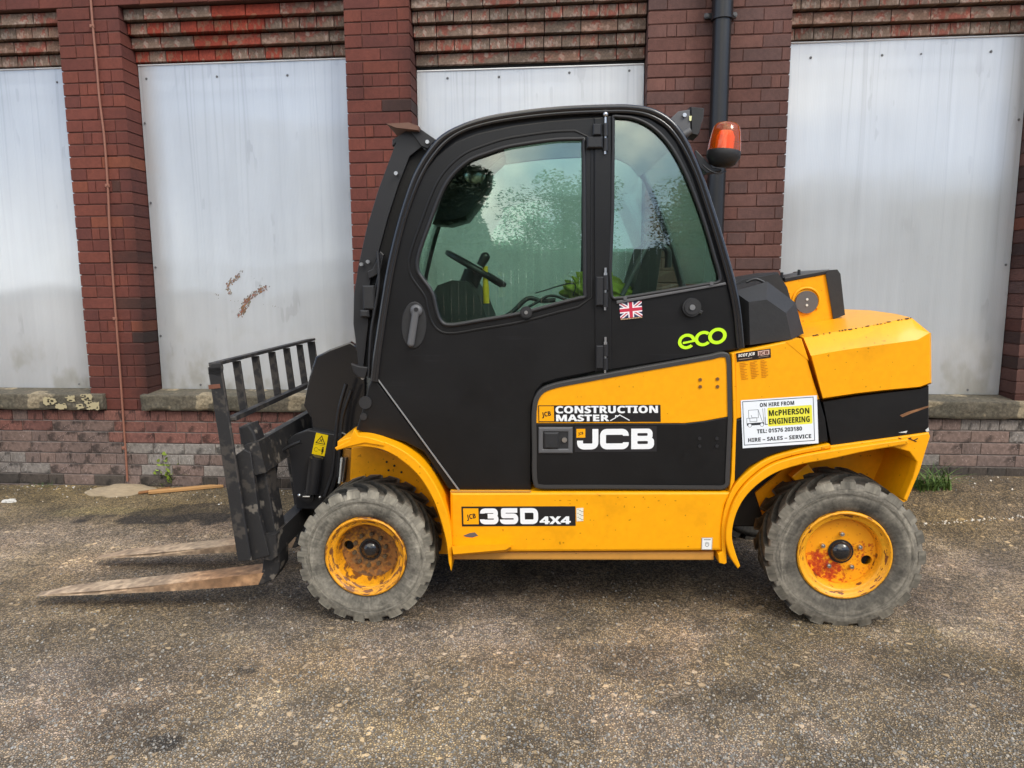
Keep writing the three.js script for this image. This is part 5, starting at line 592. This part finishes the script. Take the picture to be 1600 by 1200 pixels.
decal('hire_sign', [[1157.5, 625.5], [1276.5, 617.5], [1279, 692.5], [1160.5, 700.5]], -0.0315, 1024, 656, (x, w, h) => { x.fillStyle = '#e9eef4'; x.fillRect(0, 0, w, h); x.strokeStyle = '#26303c'; x.lineWidth = 9; x.strokeRect(24, 22, w - 76, h - 64); x.fillStyle = '#e9e34a'; rr(x, 352, 126, 600, 256, 20); x.fill(); const D = '#2a2f36'; wide(x, 'ON HIRE FROM', 250, 108, 72, 470, D); wide(x, 'McPHERSON', 362, 238, 104, 560, '#2b2f10'); wide(x, 'ENGINEERING', 362, 352, 104, 560, '#2b2f10'); wide(x, 'TEL: 01576 203180', 200, 464, 74, 610, D); wide(x, 'HIRE – SALES – SERVICE', 72, 576, 72, 860, D);
  x.strokeStyle = '#333a44'; x.lineWidth = 5; x.strokeRect(98, 142, 130, 110); x.beginPath(); x.moveTo(70, 250); x.lineTo(70, 330); x.lineTo(270, 330); x.moveTo(70, 250); x.lineTo(112, 250); x.lineTo(112, 300); x.lineTo(206, 300); x.lineTo(206, 250); x.lineTo(140, 246); x.lineTo(132, 210); x.moveTo(228, 142); x.lineTo(282, 316); x.moveTo(290, 130); x.lineTo(300, 346); x.moveTo(318, 130); x.lineTo(318, 346); x.stroke(); x.fillStyle = D; x.fillRect(70, 318, 230, 34); x.fillStyle = '#e9eef4'; for (const a of [108, 272]) { x.beginPath(); x.arc(a, 350, 24, 0, 7); x.fill(); x.stroke(); } x.lineWidth = 10; x.beginPath(); x.moveTo(318, 250); x.lineTo(318, 350); x.lineTo(350, 350); x.stroke(); });
decal('dealer_label', [[1150, 552], [1204, 544.5], [1206, 592], [1156, 597]], -0.0315, 512, 440, (x, w, h) => { x.clearRect(0, 0, w, h); x.fillStyle = '#241c1a'; x.fillRect(0, 0, w, 130); x.fillStyle = '#e8e4dc'; x.save(); wide(x, 'SCOT JCB', 22, 62, 56, 250, '#e8e4dc', 'italic bold'); x.restore(); x.fillStyle = '#c9a89a'; x.fillRect(320, 14, 172, 70); wide(x, 'JCB', 336, 74, 62, 140, '#5a2a20'); x.fillStyle = '#a89078'; x.fillRect(30, 96, 200, 8); x.fillRect(330, 100, 150, 6); x.fillStyle = '#c4760a'; for (const c of [30, 190, 350]) for (let i = 0; i < 11; i++) x.fillRect(c, 158 + i * 24, 60 + (i * 37 + c) % 70, 8); }, { alpha: true });
decal('flag_sticker', [[967.5, 473.5], [1002.5, 470], [1004, 497], [969.5, 500.5]], ZC + 0.0015, 256, 200, (x, w, h) => { x.fillStyle = '#2c2f52'; x.fillRect(0, 0, w, h); const l = (c, lw, ...p) => { x.strokeStyle = c; x.lineWidth = lw; x.beginPath(); for (const [a, b, e, f] of p) { x.moveTo(a, b); x.lineTo(e, f); } x.stroke(); }; l('#ece8ea', 40, [0, 0, w, 180], [w, 0, 0, 180]); l('#b8394a', 14, [0, 0, w, 180], [w, 0, 0, 180]); l('#ece8ea', 66, [w / 2, 0, w / 2, 180], [0, 90, w, 90]); l('#c23048', 38, [w / 2, 0, w / 2, 180], [0, 90, w, 90]); x.fillStyle = '#3a2a20'; x.fillRect(0, 180, w, 20); x.fillStyle = '#d9b48a'; for (let i = 0; i < 14; i++) x.fillRect(6 + i * 18, 185, 11, 10); });
{ // three letters as thin vinyl rings
  const z = ZC + 0.0012, vin = S({ color: C(0.55, 0.90, 0.01), roughness: 0.45 }), arc = (cx, cy, ro, ri, a0, a1) => { const o = [], n = 40; for (let i = 0; i <= n; i++) { const t = a0 + (a1 - a0) * i / n; o.push([cx + Math.cos(t) * ro * 1.02, cy - Math.sin(t) * ro * 0.9 - Math.cos(t) * ro * 0.12]); } for (let i = n; i >= 0; i--) { const t = a0 + (a1 - a0) * i / n; o.push([cx + Math.cos(t) * ri * 1.02, cy - Math.sin(t) * ri * 0.9 - Math.cos(t) * ri * 0.12]); } return plate(o, z, 0.0012, { bevel: 0 }); };
  obj('eco_lettering', [arc(1073, 533.5, 13.3, 8.2, 0.1, 5.5), plate([[1067, 534.5], [1087, 530.5], [1087, 533.7], [1067, 537.7]], z + 0.0002, 0.0012, { bevel: 0 }), arc(1099, 529, 13.2, 8, 0.75, 5.55), arc(1121, 525, 14.2, 8.6, 0, 6.2831)], vin, fl);
}
{ // bare metal dent on the sill
  obj('bare_dent', plate([[724, 837], [734, 833], [742, 832], [747, 837], [738, 840], [728, 839]], -0.0265, 0.002, { bevel: 0 }), M.grey, fl);
  obj('sill_edge_wear', [plate([[704, 766.5], [830, 767], [830, 769], [704, 769]], -0.029, 0.004, { bevel: 0 })], M.yellowDull, fl);
}
// --- wheels
function wheel(cx, cy, R, rR, wd, steer, dish, front, far) {
  const w = part('wheel', fl); w.position.set(cx, cy, far ? -1.26 : 0); w.rotation.y = steer + (far ? Math.PI : 0);
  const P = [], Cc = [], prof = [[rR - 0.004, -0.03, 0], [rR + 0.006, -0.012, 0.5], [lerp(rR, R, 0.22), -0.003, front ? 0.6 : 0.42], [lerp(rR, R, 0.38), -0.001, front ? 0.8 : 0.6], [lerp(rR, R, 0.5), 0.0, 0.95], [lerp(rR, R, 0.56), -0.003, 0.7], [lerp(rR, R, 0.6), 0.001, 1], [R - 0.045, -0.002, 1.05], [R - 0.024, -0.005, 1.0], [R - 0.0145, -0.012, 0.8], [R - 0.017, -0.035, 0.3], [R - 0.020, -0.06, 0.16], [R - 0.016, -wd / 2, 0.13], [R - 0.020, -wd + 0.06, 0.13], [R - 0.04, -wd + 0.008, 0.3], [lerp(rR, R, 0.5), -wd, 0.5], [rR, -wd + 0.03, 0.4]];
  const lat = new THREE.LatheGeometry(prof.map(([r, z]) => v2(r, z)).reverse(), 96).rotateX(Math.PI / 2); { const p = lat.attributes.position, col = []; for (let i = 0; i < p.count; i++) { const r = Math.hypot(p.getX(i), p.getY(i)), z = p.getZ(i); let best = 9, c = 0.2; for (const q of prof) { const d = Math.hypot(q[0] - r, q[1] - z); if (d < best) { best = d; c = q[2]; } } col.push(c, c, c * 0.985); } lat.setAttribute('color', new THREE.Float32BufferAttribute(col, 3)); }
  const parts = [norm(lat)], n = front ? 22 : 20, r = rng(front ? 3 : 4);
  for (const side of [0, 1]) for (let i = 0; i < n; i++) { // tread lugs, swept back from the shoulder to the middle
    const g = new THREE.BoxGeometry(1, 1, 1, 2, 3, 8), p = g.attributes.position, col = [], a0 = (i + (side ? 0.5 : 0)) / n * 6.2832 + (r() - 0.5) * 0.03, dir = front ? 1 : -1, jag = 1 + (r() - 0.5) * 0.3;
    for (let k = 0; k < p.count; k++) { const x = p.getX(k), y = p.getY(k) + 0.5, t = 0.5 - p.getZ(k); // t: 0 at the shoulder face, 1 at the middle
      let z = -t * (wd / 2 + 0.012), rad = R - 0.030 + y * 0.030, wq = lerp(0.225, 0.105, Math.sqrt(t)) * (1 - 0.14 * y) * jag; if (t < 0.16) { const s = 1 - t / 0.16; z = -0.0015 - t * 0.06 - y * 0.010 * s; rad = lerp(rad, R - 0.034 + y * 0.030, s); }
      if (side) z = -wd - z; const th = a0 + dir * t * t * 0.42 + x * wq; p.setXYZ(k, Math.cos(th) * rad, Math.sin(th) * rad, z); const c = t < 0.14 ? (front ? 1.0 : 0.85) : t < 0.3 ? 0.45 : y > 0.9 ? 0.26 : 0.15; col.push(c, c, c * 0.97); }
    const u = g.attributes.uv; for (let k = 0; k < p.count; k++) u.setXY(k, Math.atan2(p.getY(k), p.getX(k)) / 6.2832, p.getZ(k) * 3 + 0.7);
    g.setAttribute('color', new THREE.Float32BufferAttribute(col, 3)); const h = norm(g); const idx = h.attributes.position; if (side) for (let k = 0; k < idx.count; k += 3) for (const at of Object.values(h.attributes)) for (let c = 0; c < at.itemSize; c++) { const a = at.array, o1 = (k + 1) * at.itemSize + c, o2 = (k + 2) * at.itemSize + c, tmp = a[o1]; a[o1] = a[o2]; a[o2] = tmp; } h.computeVertexNormals(); parts.push(h);
  }
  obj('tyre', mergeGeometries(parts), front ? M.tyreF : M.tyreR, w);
  const d = dish, rp = [[rR + 0.003, -0.03], [rR + 0.003, -0.012], [rR, -0.006], [rR - 0.005, -0.003], [rR - 0.010, -0.006], [rR - 0.013, -0.014], [rR - 0.024, -0.020], [rR - 0.030, -0.019], [rR - 0.036, -0.026], [rR - 0.041, -0.04], [rR - 0.046, -d], [rR - 0.046, -wd + 0.02]];
  obj('rim', new THREE.LatheGeometry(rp.map(([a, b]) => v2(a, b)).reverse(), 72).rotateX(Math.PI / 2), front ? M.rim : M.rimR, w);
  const circ = (cx, cy, r0, n0) => { const o = []; for (let i = 0; i < n0; i++) o.push(v2(cx + Math.cos(i / n0 * 2 * Math.PI) * r0, cy + Math.sin(i / n0 * 2 * Math.PI) * r0)); return o; }; const ha = front ? 2.98 : -0.33, hx = Math.cos(ha) * (rR - 0.076), hy = Math.sin(ha) * (rR - 0.076), di = new THREE.Shape(circ(0, 0, rR - 0.0465, 48)); di.holes.push(new THREE.Path(circ(hx, hy, 0.022, 20)));
  const dg = new THREE.ExtrudeGeometry(di, { depth: 0.012, bevelEnabled: false, curveSegments: 40 }).translate(0, 0, -d - 0.012), du = dg.attributes.uv; for (let k = 0; k < du.count; k++) du.setXY(k, du.getX(k) / (2 * rR) + 0.5, du.getY(k) / (2 * rR) + 0.5);
  obj('wheel_disc', dg, front ? discF : discR, w);
  const hb = front ? 0.043 : 0.046; obj('hub_cap', [new THREE.SphereGeometry(hb, 26, 12, 0, 6.3, 0, 1.5).scale(1, 0.75, 1).rotateX(Math.PI / 2).translate(0, 0, -d), disc(hb + 0.006, 0.008, 0, 0, -d + 0.006, 28)], M.blackGloss, w);
  const nn = front ? 10 : 5, nr = front ? 0.072 : 0.079; for (let i = 0; i < nn; i++) { const a = i / nn * 6.2832 + (front ? 0.2 : Math.PI / 2); obj('wheel_nut', [disc(0.0095, 0.016, Math.cos(a) * nr, Math.sin(a) * nr, -d + 0.016, 6), disc(0.005, 0.024, Math.cos(a) * nr, Math.sin(a) * nr, -d + 0.024, 8)], front ? nutF : M.steel, w); }
  obj('brake_drum', [disc(rR - 0.06, 0.05, 0, 0, -d - 0.03, 24)], M.dark, w);
  return w;
}
const discTex = (base, spots, seed) => canvasTex(512, 512, (x, w, h) => { x.fillStyle = base; x.fillRect(0, 0, w, h); const q = rng(seed); for (const [cx, cy, sp, n, col, a, sz] of spots) for (let i = 0; i < n; i++) { const an = q() * 6.3, d = Math.sqrt(q()) * sp; x.fillStyle = `rgba(${col},${a * (0.4 + 0.6 * q())})`; x.beginPath(); const px = cx + Math.cos(an) * d, py = cy + Math.sin(an) * d; for (let k = 0; k < 8; k++) { const b = k / 8 * 6.28, rr0 = sz * (0.3 + q()); x.lineTo(px + Math.cos(b) * rr0, py + Math.sin(b) * rr0); } x.fill(); } });
const discF = S({ map: discTex('rgb(150,104,50)', [[256, 256, 230, 260, '120,70,34', 0.5, 12], [256, 256, 230, 160, '60,42,30', 0.5, 14], [150, 180, 110, 110, '200,140,34', 0.7, 10], [256, 420, 160, 120, '100,80,62', 0.6, 16], [170, 200, 120, 40, '215,150,30', 0.6, 5]], 5), roughness: 0.7 });
const discR = S({ map: discTex('rgb(240,158,8)', [[150, 360, 105, 170, '165,40,14', 0.65, 15], [200, 430, 100, 100, '150,40,14', 0.5, 9], [330, 330, 130, 50, '165,70,14', 0.5, 6], [256, 380, 190, 60, '170,80,14', 0.45, 5], [150, 370, 110, 70, '220,100,14', 0.6, 6], [400, 250, 70, 40, '160,50,12', 0.55, 8], [300, 400, 140, 70, '190,70,14', 0.5, 7], [256, 256, 200, 50, '180,70,14', 0.4, 5], [256, 256, 230, 30, '120,90,40', 0.3, 5]], 6), roughness: 0.5 });
const nutF = S({ color: C(0.12, 0.085, 0.05), roughness: 0.6, metalness: 0.3 });
wheel(-0.633, 0.296, 0.297, 0.174, 0.27, -0.01, 0.105, true, false);
wheel(1.393, 0.313, 0.324, 0.190, 0.26, -0.096, 0.062, false, false);
wheel(-0.633, 0.296, 0.297, 0.174, 0.27, 0, 0.105, true, true);
wheel(1.393, 0.313, 0.324, 0.190, 0.26, -0.096, 0.062, false, true);

renderer.render(scene, camera);
